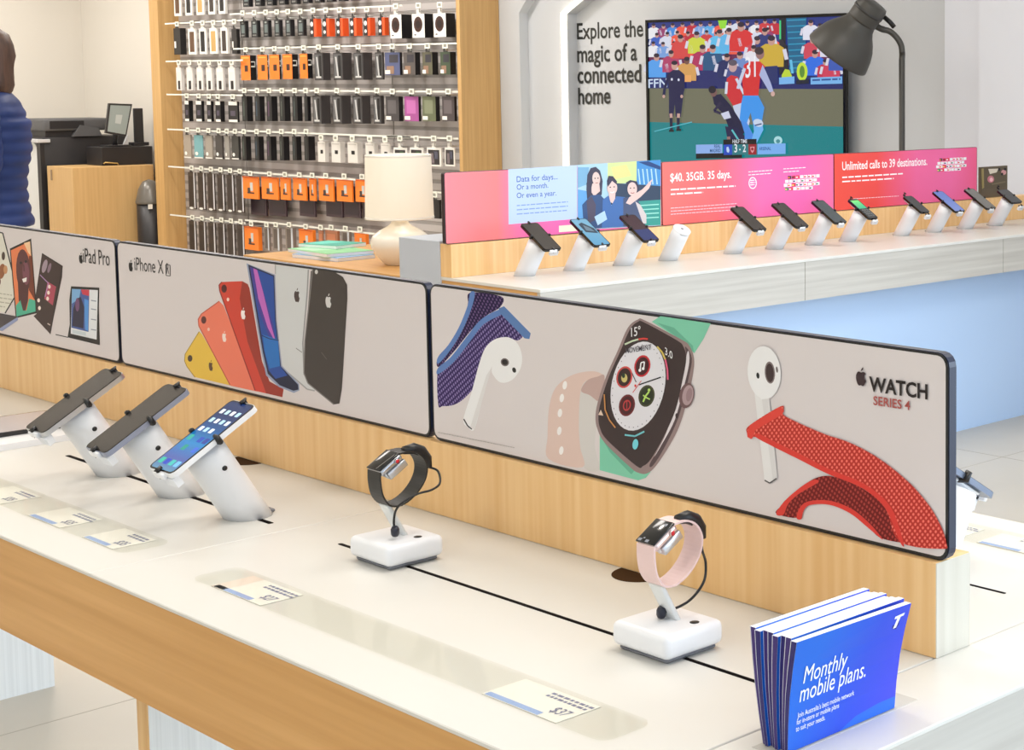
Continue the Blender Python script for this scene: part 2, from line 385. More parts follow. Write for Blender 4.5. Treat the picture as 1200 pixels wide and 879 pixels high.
for x, y in ((662,451.5),(658.5,466.5),(656.3,484),(655.6,505),(658,528)): a.ell(x,y,2.6,5, ink((246,240,236)),8)
TEAL = ink((128,204,172)); TEALD = ink((104,178,148))
a.pg([(764,377),(774,370.5),(833,379),(825,396.5),(813.8,414),(800,400)], TEAL); a.pg([(770,378),(790,384),(812,405),(813.8,414),(800,400)], TEALD)
a.pg([(703,509),(725,530),(751.7,552),(763,552.6),(757,560),(748,563),(729,558),(703,551)], TEAL); a.pg([(703,509),(720,527),(745,550),(740,556),(715,530)], TEALD)
a.cv([(747.6,374.5),(756,375.5),(798,397.5),(808,405),(813.5,420),(812,440),(806,468),(796,500),(783,525),(768,547),(758,555),(748,554),(738,547),(709,519),(700,502),(698,488),(701,470),(711,440),(724,411),(736,384)], ink((150,128,126)))
a.cv([(803,406),(811,420),(806,448),(795,490),(778,526),(765,546),(762,543),(777,518),(790,488),(800,448),(805,422)], ink((88,70,72)))
a.cv([(806,412),(808,424),(802,452),(791,492),(775,522),(767,535),(779,512),(789,484),(799,448)], ink((224,216,218)))
a.cv([(748,377),(755.5,378),(793,398.5),(801,406),(804.5,420),(800,446),(792,480),(778,512),(763,538),(754,546),(746,546),(712,516),(703.5,502),(701.5,488),(704.5,470),(714,441),(727,412),(738.5,386)], ink((58,44,44)))
a.ell(748,452.5,31,53,ink((228,225,230)),12,36)
for x, y, c1, c2 in ((753,429,(196,40,50),(64,20,26)),(732,442,(206,74,70),(54,30,30)),(758,464,(70,70,44),(40,46,28)),(735,475,(110,36,40),(70,24,28))):
    a.ell(x,y,9.4,13,ink(c1),12); a.ell(x,y,7.6,10.8,ink(c2),12)
a.line([(750.5,433),(751.5,425),(755.5,424),(754.8,431)], 1.4, ink((245,245,245))); a.ell(750.2,434,1.6,1.8,ink((245,245,245))); a.ell(754,432,1.6,1.8,ink((245,245,245)))
a.ell(732,443,3.6,5.2,ink((214,196,120))); a.ell(731,440,2,3,ink((40,60,40)))
a.line([(754,471),(757,464),(761,459)], 2, ink((190,225,110))); a.line([(754,463),(758,466),(762,468)], 1.6, ink((190,225,110))); a.ell(761,457,1.6,1.8,ink((190,225,110)))
a.ell(735,475,4.6,6.6,ink((190,60,62)),12); a.ell(735,475,3.2,4.8,ink((70,24,28)),12); a.line([(735,470),(735,480)], 1, ink((190,60,62)))
a.line([(749,451),(775,442)], 1.5, BLK); a.line([(746,448),(741,437)], 1.2, ink((90,84,92))); a.line([(742,460),(752,446)], .8, ink((220,60,50))); a.ell(745,452,1.2,1.6,ink((220,60,50)))
for k in range(36):
    q = math.radians(k*10); ex, ey = 28.6*math.cos(q), 49*math.sin(q); c, s_ = math.cos(math.radians(12)), math.sin(math.radians(12))
    a.ell(748+ex*c-ey*s_, 452.5+ex*s_+ey*c, .5, .8, ink((110,104,112)), 0, 6)
a.text('MOVEMENT', (734,414), (764,409.5), ink((84,80,88)), .01)
a.text('15\u00b0', (740.5,394.5), (751.5,392.5), ink((240,238,238)), .02); a.text('3.0', (780,415), (789,421), ink((238,236,236)), .02)
a.line([(733,403.5),(742,399.5),(749,397.5)], 2, ink((206,220,190))); a.line([(749,397.5),(755,396.6),(760,397.2)], 2, ink((220,70,64)))
a.line([(771,406),(777,413),(780.5,421)], 2, ink((214,190,96))); a.line([(780.5,421),(783,433),(783.5,445)], 2, ink((224,96,130)))
a.line([(709,462),(710,480),(715,492),(722,501)], 1.5, ink((206,142,80))); a.pg([(702,486),(705,480),(708,487)], ink((226,200,180)))
a.line([(733,509.5),(745,511),(756,505.5)], 2, ink((120,200,206))); a.ell(745.5,520.5,3.4,6.2,ink((120,214,224)),8)
a.ell(805.5,463.5,8.6,15,ink((112,84,86)),10); a.ell(807,463,6.4,12,ink((176,150,152)),10); a.ell(808.5,462.5,3.4,8,ink((154,126,130)),10); a.ell(794,487,1.6,3,ink((60,44,46)))
a.pg([(885,459),(889,463),(902,462),(912,560),(906,565),(897,564)], ink((232,229,227))); a.pg([(893,462),(902,462),(912,560),(907,564)], ink((222,218,216)))
a.ell(896.5,436.5,19.5,31,BUD,-4,30); a.pg([(884,450),(908,452),(903,466),(893,468)], BUD); a.ell(903.2,436.5,6,13,ink((130,116,114)),-4); a.ell(903.2,436.8,4.6,11,ink((62,46,46)),-4); a.ell(889.2,440,1.8,3.6,BLK,-8); a.ell(911.5,433,1.3,3.6,ink((120,110,108)),-8)
a.line([(897,562.5),(903,566),(911,560.5)], 1.6, ink((90,84,84)))
REDW = weave('woven_red', (190,52,46), (242,124,106), (0,-.75,0), 60); REDWD = weave('woven_dark_red', (112,34,32), (176,66,58), (0,-.5,0), 60); REDS = ink((222,58,48))
a.cv([(910.5,601.5),(916,593),(922.4,585),(943,568),(963.4,558),(985,560),(1011,572),(1036,592),(1059,633),(1055.6,635.5),(1031.7,629.5),(1018,616),(997.5,599),(973.6,588.7),(949.7,588),(938.8,594),(934.4,606.5)], REDWD)
a.cv([(910.5,601.5),(922.4,585),(943,568),(955,562),(960,565),(938,578),(925,590),(919,603)], REDS)
a.cv([(934.4,606.5),(938.8,594),(949.7,587),(973.6,586.5),(999,596),(1020,613),(1035,631),(1031.7,629.5),(1018,618),(997.5,601.5),(973.6,591.5),(951,591.5),(943,598),(940,608)], REDS)
a.cv([(876.3,507),(879.7,498),(915.6,476),(919.7,481),(922,488),(963.4,507),(997.5,518.8),(1031.7,537.5),(1065.8,564.8),(1089.7,592),(1104,617),(1110,636),(1106,643),(1055.6,634.8),(1038.5,595.6),(1011,571.7),(970,554.6),(936,537.5),(908.8,524),(886.6,512),(881.5,514)], REDW)
a.cv([(886.6,512),(908.8,524),(936,537.5),(970,554.6),(1011,571.7),(1038.5,595.6),(1055.6,634.8),(1060,636),(1045,594),(1015,567.5),(973,549.5),(939,532),(912,519),(890,508)], REDS)
a.pg([(876.3,507),(879.7,498),(915.6,476),(919.7,481),(917,486),(886,504),(884,511),(881.5,514.5),(877,512)], ink((226,66,54)))
a.text('WATCH', (1019.5,457.5), (1088,467.5), ink((36,28,28)), .06, asp=1.0); a.apple(1010,441.5,22,ink((58,40,44)))
a.text('SERIES 4', (1024.5,474), (1067.5,480.3), ink((176,84,78)), .04, asp=.92)
a.lines(514.5,506.5,604,524.5,1,2,.7,ink((170,164,160)),1.0)
a.build('printed_poster', t)
# --- phone sign
t, a = P2
a.pg([(233.5,388.5),(237,392),(271,452),(228.5,442),(219,429.5),(216.5,423),(217,415)], ink((236,194,72))); a.line([(228.5,442.2),(219,429.5),(216.3,423),(217,415),(233.5,388.5)], 1.0, ink((180,140,44)))
a.ell(222.7,420,2.8,3.9,ink((70,52,40))); a.apple(247,428.5,13,ink((96,62,36)))
a.pg([(257,353),(262,358),(302,459),(270,452),(233.5,382),(232.3,374),(236,368)], ink((242,126,98))); a.line([(269.5,451),(233,382),(232.3,374),(236,368),(257,353)], 1.1, ink((196,84,60)))
a.ell(238.8,375,3,4.4,ink((92,44,40))); a.ell(244.5,386,1.4,2,ink((250,200,180))); a.apple(262.8,394.5,13,ink((250,226,214)))
a.pg([(260,330.5),(284,329.5),(290.5,333),(292.5,338),(307,423),(316,447),(332.5,456),(331,465.5),(299,458),(257.5,341),(256.8,334)], ink((212,66,48)))
a.pg([(284,329.5),(290.5,333),(292.5,338),(307,423),(316,447),(332.5,456),(331,465.5),(312,461),(290,400),(281,350)], ink((158,46,30))); a.line([(299,457.5),(257.5,341),(256.8,334),(260,330.5)], 1.2, ink((146,36,26)))
a.ell(262.7,338.3,3.2,4.8,ink((84,24,24))); a.ell(267.3,351,1.5,2.2,ink((250,214,200))); a.apple(285,367.5,14,ink((252,240,236)))
a.pg([(322.7,311.5),(343,313),(362.7,315.5),(361,345),(356,402),(357,439),(370.7,450),(369,458),(360,456),(331,431),(327.5,410),(324,343)], ink((212,212,211))); a.line([(361.5,316),(360,345),(355,402),(356.5,439),(369.7,450)], 1.5, ink((150,148,146))); a.line([(331,431.5),(345,443),(360,456),(369,458)], 1.6, ink((168,166,164)))
a.apple(348,346,17,ink((74,58,54))); a.line([(347,408),(354,413)], .8, ink((120,116,112)))
BLUG = grad_mat('wallpaper_blue', 'X', -.04+0.0, .1, [(0,(58,40,120)),(.35,(34,70,170)),(.7,(26,62,142)),(1,(24,34,86))])
a.pg([(289,308.5),(322.7,322),(324.5,375),(330.7,428.7),(350.7,450),(351,457.5),(344.5,460.5),(327,453.5),(312,440),(306.5,413)], ink((150,160,186))); a.pg([(291,310),(321.5,322.8),(323.5,375),(329.5,429.5),(349.5,450.8),(350,456.5),(344,458),(328,451.5),(314,438),(308,412)], ink((20,24,56)))
a.pg([(293,312.5),(320.5,324),(322.5,375),(328.5,429),(337,440),(323,444),(315,434),(309.5,410)], ink((28,74,158)))
a.pg([(293,312.5),(302,316.5),(312,352),(320,380),(327,418),(318,400),(304,366)], ink((70,56,148))); a.pg([(297,314.5),(301.5,316.3),(309,344),(317,378),(324.5,404),(314,384),(303,350)], ink((196,104,190)))
a.pg([(308,392),(326,398),(328.5,429),(316,432),(310.5,412)], ink((30,112,190))); a.line([(307,393),(316,397),(327,399)], 1, ink((14,30,76)))
a.pg([(368,315.5),(392,318.5),(402,324.5),(407,334),(407.3,350),(404.5,397),(401,455),(398,473),(391.5,474),(361,449),(356.7,437),(358,400),(364.5,318)], ink((66,58,54))); a.line([(366.5,316),(363,350),(357.5,400),(356.3,437),(361,449),(391.5,474)], 1.3, ink((128,122,118)))
a.ell(371,318.6,1.8,2.6,ink((210,206,200))); a.apple(385,352.5,17,ink((214,210,206))); a.line([(377,413),(383,421)], .7, ink((104,96,90)))
a.apple(153.4,311.5,14,BLK); a.text('iPhone X', (158,316.5), (192,321), ink((44,40,40)), .0, asp=1.15)
a.line([(194.5,310),(199.5,310.8),(199.8,323.5),(194.8,322.8),(194.5,310)], .8, ink((60,56,56))); a.text('R', (195.7,321), (198.6,321.4), ink((60,56,56)), 0, asp=1.6)
a.line([(323,309.5),(323.2,321)], .7, ink((150,146,142)))
a.build('printed_poster', t)
# --- tablet sign
t, a = P1
a.pg([(-30,268),(3.2,273.5),(20.5,342.5),(6,366.5),(-32,358)], ink((226,222,208))); a.line([(-30,267.5),(3.2,273),(20.7,342.5),(6,367)], 1.5, BLK)
a.ell(2,318,4,9,ink((152,94,58)),10); a.ell(-3,330,4,6,ink((120,66,40))); a.ell(6.5,316,2.4,5,ink((206,150,104))); a.lines(-26,340,14,346,4,5,1.2,ink((180,174,156)),.8); a.ell(4,300,2,5,ink((70,50,40)))
a.pg([(11.5,291.4),(36.5,279.5),(43.6,367),(18.5,373)], BLK); a.pg([(12.8,293.4),(35.3,282.8),(41.8,365),(19.5,370.5)], ink((236,132,84)))
a.pg([(28,285),(35.3,282.8),(36.5,300),(33,296)], ink((250,206,160))); a.pg([(34,300),(37.5,300),(41,352),(34,340)], ink((120,56,36)))
a.ell(27.5,318,8.4,26,ink((96,52,54)),-3); a.pg([(21,330),(34,330),(33,352),(30,364),(26,365),(22,352)], ink((84,44,46))); a.ell(30.5,320,4,14,ink((128,74,88)),-3)
a.pg([(18.8,358),(24,352),(27,364),(31,364),(34,350),(41.3,352),(41.8,365),(19.5,371)], ink((80,182,150)))
a.ell(24.6,308,1.4,1.6,BLK); a.ell(30.4,306.5,1.4,1.6,BLK); a.pg([(26,327),(31.5,325),(31,330),(27.5,331)], ink((244,238,232))); a.line([(28,310),(28.4,318)], 1, ink((70,36,38)))
a.pg([(49.4,297),(73.4,312),(73,324),(59,391.5),(39.5,370.5),(43,367.5),(42,345)], ink((62,44,42))); a.line([(49.4,297),(73.4,312),(59,391.5)], .9, BLK)
a.ell(52.5,312,2.8,8,ink((168,148,160)),15); a.ell(58,314,1.8,6,ink((140,116,130)),15); a.pg([(56,330),(66,336),(62,358),(52,350)], ink((176,70,90))); a.line([(47,322),(57,332),(53,348)], 1, ink((180,140,190)))
for x, y in ((58,336),(57,343),(56,350),(45.5,352),(46.5,361)): a.ell(x,y,1.6,2.4,ink((244,226,214)))
a.line([(56,379),(59,381)], 1.2, ink((216,200,196)))
a.pg([(83.5,335.5),(116.5,337.2),(116,360),(117.3,404.5),(79.5,395.3),(82,380),(81.5,352)], BLK); a.pg([(84.6,338.5),(115,340),(113.5,398),(83.2,391)], ink((232,234,236)))
a.pg([(84.6,338.5),(105,339.6),(104,389),(83.8,384)], ink((74,96,160))); a.pg([(84.6,338.5),(95,339),(93,350),(84.3,356)], ink((126,176,220))); a.pg([(95,339.2),(105,339.6),(104.8,347),(97,345)], ink((206,56,74)))
a.pg([(86,362),(90,350),(95,348),(99,360),(98,385),(85,382)], ink((44,40,66))); a.pg([(99,350),(104,352),(103.5,388),(100,386)], ink((84,150,220))); a.ell(91,357,2.4,8,ink((116,78,120)))
for y in (352,362,374,386): a.line([(107,y),(113,y+1)], 1.2, ink((150,156,170)))
a.pg([(85,386),(101,389.5),(101,393.5),(85,390.5)], ink((206,216,220))); a.line([(65.5,392),(80,395.3)], 1, BLK)
a.pg([(-34,352),(0,367),(21,371),(21,375),(3,388),(-36,379)], ink((74,66,70))); a.pg([(21,371.5),(21.5,375),(3,388),(-2,386)], ink((150,160,196)))
a.apple(95,302.5,13,BLK); a.text('iPad Pro', (98,307.5), (129,311.6), ink((44,40,40)), .0, asp=1.2)
a.build('printed_poster', t)
# ================================================================== PHONES AND STANDS (built facing -Y round the origin, then copied)
TILT = math.radians(31.5); PC = Vector((.018,-.079,.146))       # centre of the phone's back plate
def plate_xf(c): return Matrix.Translation(c) @ Matrix.Rotation(TILT, 4, 'X')
def make_stand(loc, label, group, phone=True, r=.039):
    t = thing('phone_stand', label, 'stand', (0,0,0), group)
    m = MB(); n = 28; rings = []
    top = Vector((.008,-.0755,.123)) ; nrm = Vector((0,-math.sin(TILT),math.cos(TILT)))
    ax = (top).normalized()
    for f in (0,.25,.5,.75,1.0):
        ring = []
        for k in range(n):
            q = 2*math.pi*k/n; base = Vector((r*1.0*math.cos(q), r*.96*math.sin(q), 0)); d = base.copy()
            # the top is cut square to the phone plate
            s = (nrm.dot(top) - nrm.dot(base))/nrm.dot(ax)
            ring.append(base + ax*s*f)
        rings.append(ring)
    m.loft(rings, WHITEMET); b = m.build('stand_body', t)
    m = MB()
    side = Vector((r*1.0,0,0))
    p = side + ax*.112; m.lathe([(.0042,0),(.0042,.0015)], BLACK, p + Vector((-.0008,.0,0)), 12, (1,0,.0)); m.build('lock_hole', t)
    m = MB(); m.box(-.012,.012,r*.96-.008,r*.96+.004,0,.006,mat('stand_foot_grey',(120,120,126),.5),.002,1); m.build('cable_notch', t)
    X = plate_xf(PC)
    if phone:
        m = MB(); m.box(-.03,.03,-.05,.05,-.014,-.009,WHITEPL,.003,2,X); m.build('mounting_plate', t)
        for nm, pts in (('clamp',[(0,.07,-.010),(0,.085,-.008),(0,.0855,.0020),(0,.076,.0030)]),('clamp',[(0,-.07,-.010),(0,-.085,-.008),(0,-.0855,.0020),(0,-.076,.0030)]),
                        ('clamp',[(.026,.004,-.010),(.0405,.004,-.008),(.041,.004,.0015),(.035,.004,.003)]),('clamp',[(-.026,.004,-.010),(-.0405,.004,-.008),(-.041,.004,.0015),(-.035,.004,.003)])):
            m = MB(); m.tube([X @ Vector(p) for p in pts], [.0048,.0052,.0046,.0032], BLACK, 8); m.build(nm, t)
        m = MB(); m.box(-.016,.016,-.088,-.0815,-.012,-.001,WHITEPL,.002,2,X)
        for k in range(6): m.box(-.004+.006*k,-.001+.006*k,-.083,-.070,-.030,-.012,WHITEPL,.001,1,X)
        m.build('plug', t)
    else:
        m = MB(); rings = []
        cc = top + Vector((.0,0,0)); u = Vector((1,0,0)); w = nrm.cross(u)
        m.lathe([(.036,0),(.036,.006),(.033,.008)], WHITEPL, cc - nrm*.003, 24, nrm); m.build('magnet_cap', t)
        m = MB(); m.lathe([(.006,0),(.006,.001)], mat('port_grey',(150,150,154),.5), cc+nrm*.0052, 12, nrm); m.build('charging_port', t)
    t.location = loc[:3]; t.rotation_euler = (0,0,loc[3]); return t
def make_phone(loc, label, group, face, body=BLACKG, w=.075, l=.151, cat='phone', name='smartphone', art=None, sp=PC):
    t = thing(name, label, cat, (0,0,0), group); X = plate_xf(sp)
    m = MB(); m.prism([X @ Vector((u,v,-.009)) for u,v in rrect(-w/2,w/2,-l/2,l/2,.010)], X.to_3x3() @ Vector((0,0,.0085)), body); m.build('phone_body', t)
    m = MB(); m.prism([X @ Vector((u,v,-.0005)) for u,v in rrect(-w/2+.0012,w/2-.0012,-l/2+.0012,l/2-.0012,.009)], X.to_3x3() @ Vector((0,0,.0008)), BLACKG); m.build('bezel', t)
    m = MB(); m.poly([X @ Vector((u,v,.0004)) for u,v in rrect(-w/2+.004,w/2-.004,-l/2+.004,l/2-.004,.007)], face)
    if art: art(m, X, w, l)
    m.build('screen', t)
    t.location = loc[:3]; t.rotation_euler = (0,0,loc[3]); return t
SCR = mat('screen_off_grey', (62,58,56), .22, 0, .5)
SB = [(-2.549,1.323,.9,0),(-2.772,1.323,.9,0),(-3.008,1.323,.9,0)]
GS, GP = 'white phone stands on the front table', 'phones clamped on the front table stands'
make_stand(SB[0], 'white leaning phone stand nearest the black watch on the front table', GS)
make_stand(SB[1], 'white leaning phone stand in the middle of the three on the front table', GS)
make_stand(SB[2], 'white leaning phone stand farthest left on the front table', GS)
HOME = grad_mat('home_screen', 'Y', -.16, -.04, [(0,(120,190,206)),(.3,(90,110,190)),(.55,(30,150,220)),(.8,(8,90,160)),(1,(10,50,110))], .2, emit=.75)
def home_art(m, X, w, l):
    cols = [(240,250,255),(200,240,250),(250,250,255),(190,230,255)]
    for r_ in range(3):
        for c in range(4):
            u = -.0245+.0163*c; v = .055-.021*r_
            if r_ == 2 and c > 2: continue
            m.poly([X @ Vector((a,b,.0006)) for a,b in rrect(u-.005,u+.005,v-.005,v+.005,.0015,2)], glow(cols[(c+r_)%4], .95))
    for r_, c, col in ((3,0,(30,180,160)),(3,2,(24,70,190)),(3,3,(40,60,160)),(4,1,(20,160,140)),(4,3,(60,110,220))):
        u = -.0245+.0163*c; v = .055-.021*r_; m.poly([X @ Vector((a,b,.0006)) for a,b in rrect(u-.006,u+.006,v-.006,v+.006,.0015,2)], glow(col, .9))
    for c, col in enumerate(((40,200,170),(30,70,200),(60,200,190),(120,200,250))):
        u = -.0245+.0163*c; m.poly([X @ Vector((a,b,.0006)) for a,b in rrect(u-.006,u+.006,-.068,-.056,.0015,2)], glow(col, .9))
make_phone(SB[0], 'lit phone in white case showing a blue home screen on a white stand', GP, HOME, WHITEPL, art=home_art, w=.078, l=.165)
make_phone(SB[1], 'black phone with dark screen clamped on the middle stand of the front table', GP, SCR, mat('steel_blue_case',(150,156,176),.3,.3), w=.078, l=.165)
make_phone(SB[2], 'black phone with dark screen clamped on the leftmost stand of the front table', GP, SCR, SILVER, w=.078, l=.165)

# ------------------------------------------------------------------ watches on square stands
def make_watch(cx, which, strap, case, face_art, cable_pts, cable2=None):
    cy = 1.34; z0 = .9
    t = thing('watch_stand', 'white square stand carrying the %s watch on the front table' % which, 'stand', (cx,cy,z0), 'square watch stands')
    m = MB(); m.box(cx-.045,cx+.045,cy-.0405,cy+.0405,z0,z0+.007,mat('stand_base_grey',(150,152,160),.4),.004,2); m.build('stand_foot', t)
    m = MB(); m.box(cx-.052,cx+.052,cy-.0475,cy+.0475,z0+.006,z0+.037,WHITEPL,.009,4); m.build('stand_base', t)
    m = MB(); m.box(cx-.011,cx+.013,cy+.006,cy+.013,z0+.034,z0+.098,mat('arm_grey',(222,224,222),.3),.002,2, Matrix.Translation((cx,cy+.018,z0+.036)) @ Matrix.Rotation(math.radians(28),4,'X') @ Matrix.Translation((-cx,-cy-.018,-z0-.036))); m.build('stand_arm', t)
    m = MB(); m.lathe([(.006,0),(.006,.0006)], BLACK, (cx+.034,cy+.014,z0+.0368), 14); m.build('lock_hole', t)
    # the watch itself
    X = Matrix.Translation((cx+.002, 1.3205, 1.0515)) @ Matrix.Rotation(TILT, 4, 'X')
    w = thing('smartwatch', 'watch with %s on square stand' % which_long[which], 'watch', (cx,1.32,1.0), 'display watches')
    m = MB(); m.box(-.0175,.0175,-.0205,.0205,-.012,-.001,case,.0045,4,X); m.build('watch_case', w)
    m = MB(); m.box(-.0170,.0170,-.0200,.0200,-.0016,.0012,BLACKG,.0013,2,X); face_art(m, X); m.build('screen', w)
    m = MB(); q = X @ Vector((.0172,.009,-.006)); m.lathe([(.0036,0),(.0036,.0028),(.0026,.0034)], case, q, 16, (1,0,0)); m.lathe([(.0031,.0034),(.0012,.0038)], RED, q, 16, (1,0,0)); m.build('crown', w)
    m = MB(); m.box(-.0125,.0125,-.014,.014,-.020,-.0118,mat('sensor_white',(236,236,238),.3),.002,2,X); m.box(.002,.0170,-.012,.0215,-.0245,-.0128,SILVER,.0015,2,X); m.build('alarm_sensor', w)
    # strap: loop in the YZ plane hanging below the case
    C0 = Vector((cx+.002, 1.3205, 1.0515)); path = smooth_pts([C0+Vector((0,y_,z_)) for y_, z_ in ((-.0145,-.0130),(-.0145,-.030),(-.0105,-.050),(.002,-.0655),(.023,-.066),(.044,-.0545),(.059,-.036),(.0625,-.016),(.053,.001),(.037,.009),(.0165,.0085))],4)
    rings = []; cen = C0+Vector((0,.024,-.028))
    for k, e in enumerate(path):
        a_ = path[min(k+1,len(path)-1)]-path[max(k-1,0)]; no = Vector((0,-a_.z,a_.y)).normalized(); no = no if no.dot(e-cen) > 0 else -no; hw = .0162
        rings.append([e + Vector((sx*hw,0,0)) + no*sn for sx, sn in ((-1,-.0012),(1,-.0012),(1,.0012),(-1,.0012))])
    m = MB(); m.loft(rings, strap, True, True, False); m.build('strap', w)
    m = MB(); q_ = C0+Vector((0,.016,-.0675)); m.box(q_.x-.0170,q_.x+.0170,q_.y-.004,q_.y+.004,q_.z-.001,q_.z+.0012,strap,.0004,1); m.build('strap_loop', w)
    m = MB(); m.tube([C0+Vector((.006,y_,z_)) for y_, z_ in ((.030,.0105),(.046,.0105),(.060,.004),(.070,-.008),(.074,-.022))], [.006,.0085,.0085,.0065,.003], BLACK, 10); m.build('security_clip', w)
    m = MB(); m.tube(cable_pts(X), .0017, BLACK, 8); 
    if cable2: m.tube(cable2(X), .0019, BLACK, 8)
    m.build('security_cable', w)
    m = MB(); e = cable_pts(X)[-1]; m.lathe([(.0052,-.006),(.0062,-.003),(.0062,.004),(.0045,.008)], mat('plug_dark',(36,38,52),.35), Vector(e), 14, (.3,-.2,.8)); m.build('cable_plug', w)
    return t, w
def smooth_pts(P, n=8):
    out = []; P = [Vector(p) for p in P]; Q = [P[0]]+P+[P[-1]]
    for i in range(1, len(Q)-2):
        for k in range(n):
            t = k/n; a,b,c,d = Q[i-1],Q[i],Q[i+1],Q[i+2]
            out.append(.5*((2*b)+(c-a)*t+(2*a-5*b+4*c-d)*t*t+(3*b-a-3*c+d)*t**3))
    out.append(P[-1]); return out
which_long = {'black': 'black strap and silver case', 'pink': 'pink strap, rose case and looped black cable'}
def face_dark(m, X):
    m.poly([X @ Vector(p) for p in ((.006,-.018,.0014),(.0085,-.018,.0014),(.014,.014,.0014),(.0115,.014,.0014))], mat('face_glint',(96,92,88),.3))
def face_pink(m, X):
    for u,v,w_,h in ((-.011,-.0165,.006,.004),(.002,-.0165,.006,.004),(.008,.013,.005,.004),(-.006,-.013,.003,.002)): m.poly([X @ Vector(p) for p in ((u-w_/2,v-h/2,.0014),(u+w_/2,v-h/2,.0014),(u+w_/2,v+h/2,.0014),(u-w_/2,v+h/2,.0014))], glow((170,172,180), .6))
make_watch(-2.146, 'black', mat('black_strap',(34,32,30),.45), mat('polished_steel',(190,192,198),.2,.9), face_dark,
   lambda X: smooth_pts([Vector((-2.146+.005,1.3185+.074,1.0515-.022)), onY(513,552,1.40), onY(515.5,566,1.39), onY(506,574,1.37), onY(489,579,1.35), onY(473,588,1.33), onY(464,598,1.325), onY(461.5,612,1.325), onY(463,623,1.325)]))
make_watch(-1.548, 'pink', mat('pink_strap',(234,204,200),.5), mat('rose_aluminium',(232,208,204),.25,.6), face_pink,
   lambda X: smooth_pts([Vector((-1.548+.005,1.3185+.074,1.0515-.022)), onY(823,645,1.395), onY(827,660,1.39), onY(825,681,1.38), onY(812,700,1.365), onY(796,711,1.35), onY(775,718,1.335)]))

# ------------------------------------------------------------------ clear price strips with cards
CLEAR = clear('clear_acrylic'); CARD = mat('price_card_white', (240,238,232), .6); CBL = ink((150,176,226)); CTX = ink((120,124,158))
def strip(label, x0, x1, y0, y1, grp='clear price strips on the tables'):
    m = MB(); m.prism([(u,v,TZ+.0016) for u,v in rrect(x0,x1,y0,y1,.016)], (0,0,.0022), clear('clear_acrylic_tinted',(253,253,251),.05))
    tag(m.build('price_strip'), label, 'price strip', grp)
def card(label, x0, x1, y0, y1, pink=False, price=None, flip=False):
    m = MB(); m.box(x0,x1,y0,y1,TZ+.0004,TZ+.0010,CARD); z = TZ+.0012
    if pink: m.poly([(x0,y0,z),(x0+.03,y0,z),(x0+.03,y1,z),(x0,y1,z)], ink((236,222,212)))
    bw = (x1-x0)*.72; m.poly([(x0+.004,y0+.001,z),(x0+.004+bw,y0+.001,z),(x0+.004+bw,y0+.010,z),(x0+.004,y0+.010,z)], CBL)
    def tl(s_, x, y, w, mt):
        vs, fs, tw = text_geo(s_, .01); k = w/tw; i = m.mi(mt); q = [m.bm.verts.new((x+v[0]*k, y+v[1]*k*1.3, z+.0002)) for v in vs]
        for f in fs:
            try: g = m.bm.faces.new([q[j] for j in f]); g.material_index = i
            except ValueError: pass
    xt = x0+(x1-x0)*.45
    for k in range(2):
        x = xt
        while x < x1-.006:
            l = random.uniform(.004,.010); m.poly([(x,y1-.011-.008*k,z),(x+l,y1-.011-.008*k,z),(x+l,y1-.0065-.008*k,z),(x,y1-.0065-.008*k,z)], CTX); x += l+.0022
    if price: tl(price, x1-.034, y0+.016, .026, CTX)
    tag(m.build('price_card'), label, 'card', 'price cards under the clear strips')
strip('clear strip along the front table edge before the two watches', -2.2775, -1.3705, 1.095, 1.165)
strip('clear strip along the front table edge before the three phones', -3.62, -2.477, 1.088, 1.163)
card('price card at left end of the strip before the black watch', -2.225, -2.09, 1.098, 1.160, True, '$27')
card('price card reading $37 in the strip before the pink watch', -1.592, -1.455, 1.098, 1.160, False, '$37')
card('price card at right end of the strip before the phones', -2.62, -2.515, 1.092, 1.158, False, '$35')
card('price card in the strip below the middle dark phone', -2.82, -2.70, 1.092, 1.158, False, '$35')
card('price card in the strip before the leftmost dark phone', -3.045, -2.93, 1.092, 1.158, False, '$35')
strip('clear price strip on the far side of the front table behind the riser', -2.30, -1.40, 1.955, 2.035)
for x, lb in ((-1.64,'second from the right'),(-1.50,'at the right end')):
    card('price card %s of the strip behind the riser' % lb, x-.055, x+.05, 1.962, 2.028)
# phone and stand on the far side of the table, half hidden by the watch sign
make_stand((-1.475,1.74,.9,math.pi), 'white phone stand on the far side of the front table behind the watch sign', GS)
make_phone((-1.475,1.74,.9,math.pi), 'silver edged phone peeking out behind the right end of the watch sign', GP, SCR, mat('slate_case',(120,130,150),.3,.4), w=.075, l=.150)
# tablet lying on a low white plinth at far left
m = MB(); m.prism([(u,v,TZ) for u,v in rrect(-3.62,-3.355,1.20,1.46,.022)], (0,0,.012), WHITEPL)
tag(m.build('tablet_plinth'), 'low white rounded plinth at the left edge of the front table', 'plinth')
t = thing('tablet', 'dark tablet lying on the low white plinth at the left edge', 'tablet', (-3.52,1.33,TZ+.0125))
m = MB(); m.prism([(u,v,TZ+.0125) for u,v in rrect(-3.60,-3.425,1.225,1.44,.012)], (0,0,.008), BLACKG); m.build('tablet_body', t)
m = MB(); m.poly([(u,v,TZ+.0207) for u,v in rrect(-3.595,-3.43,1.23,1.435,.008)], mat('tablet_screen',(196,190,194),.2)); m.build('screen', t)

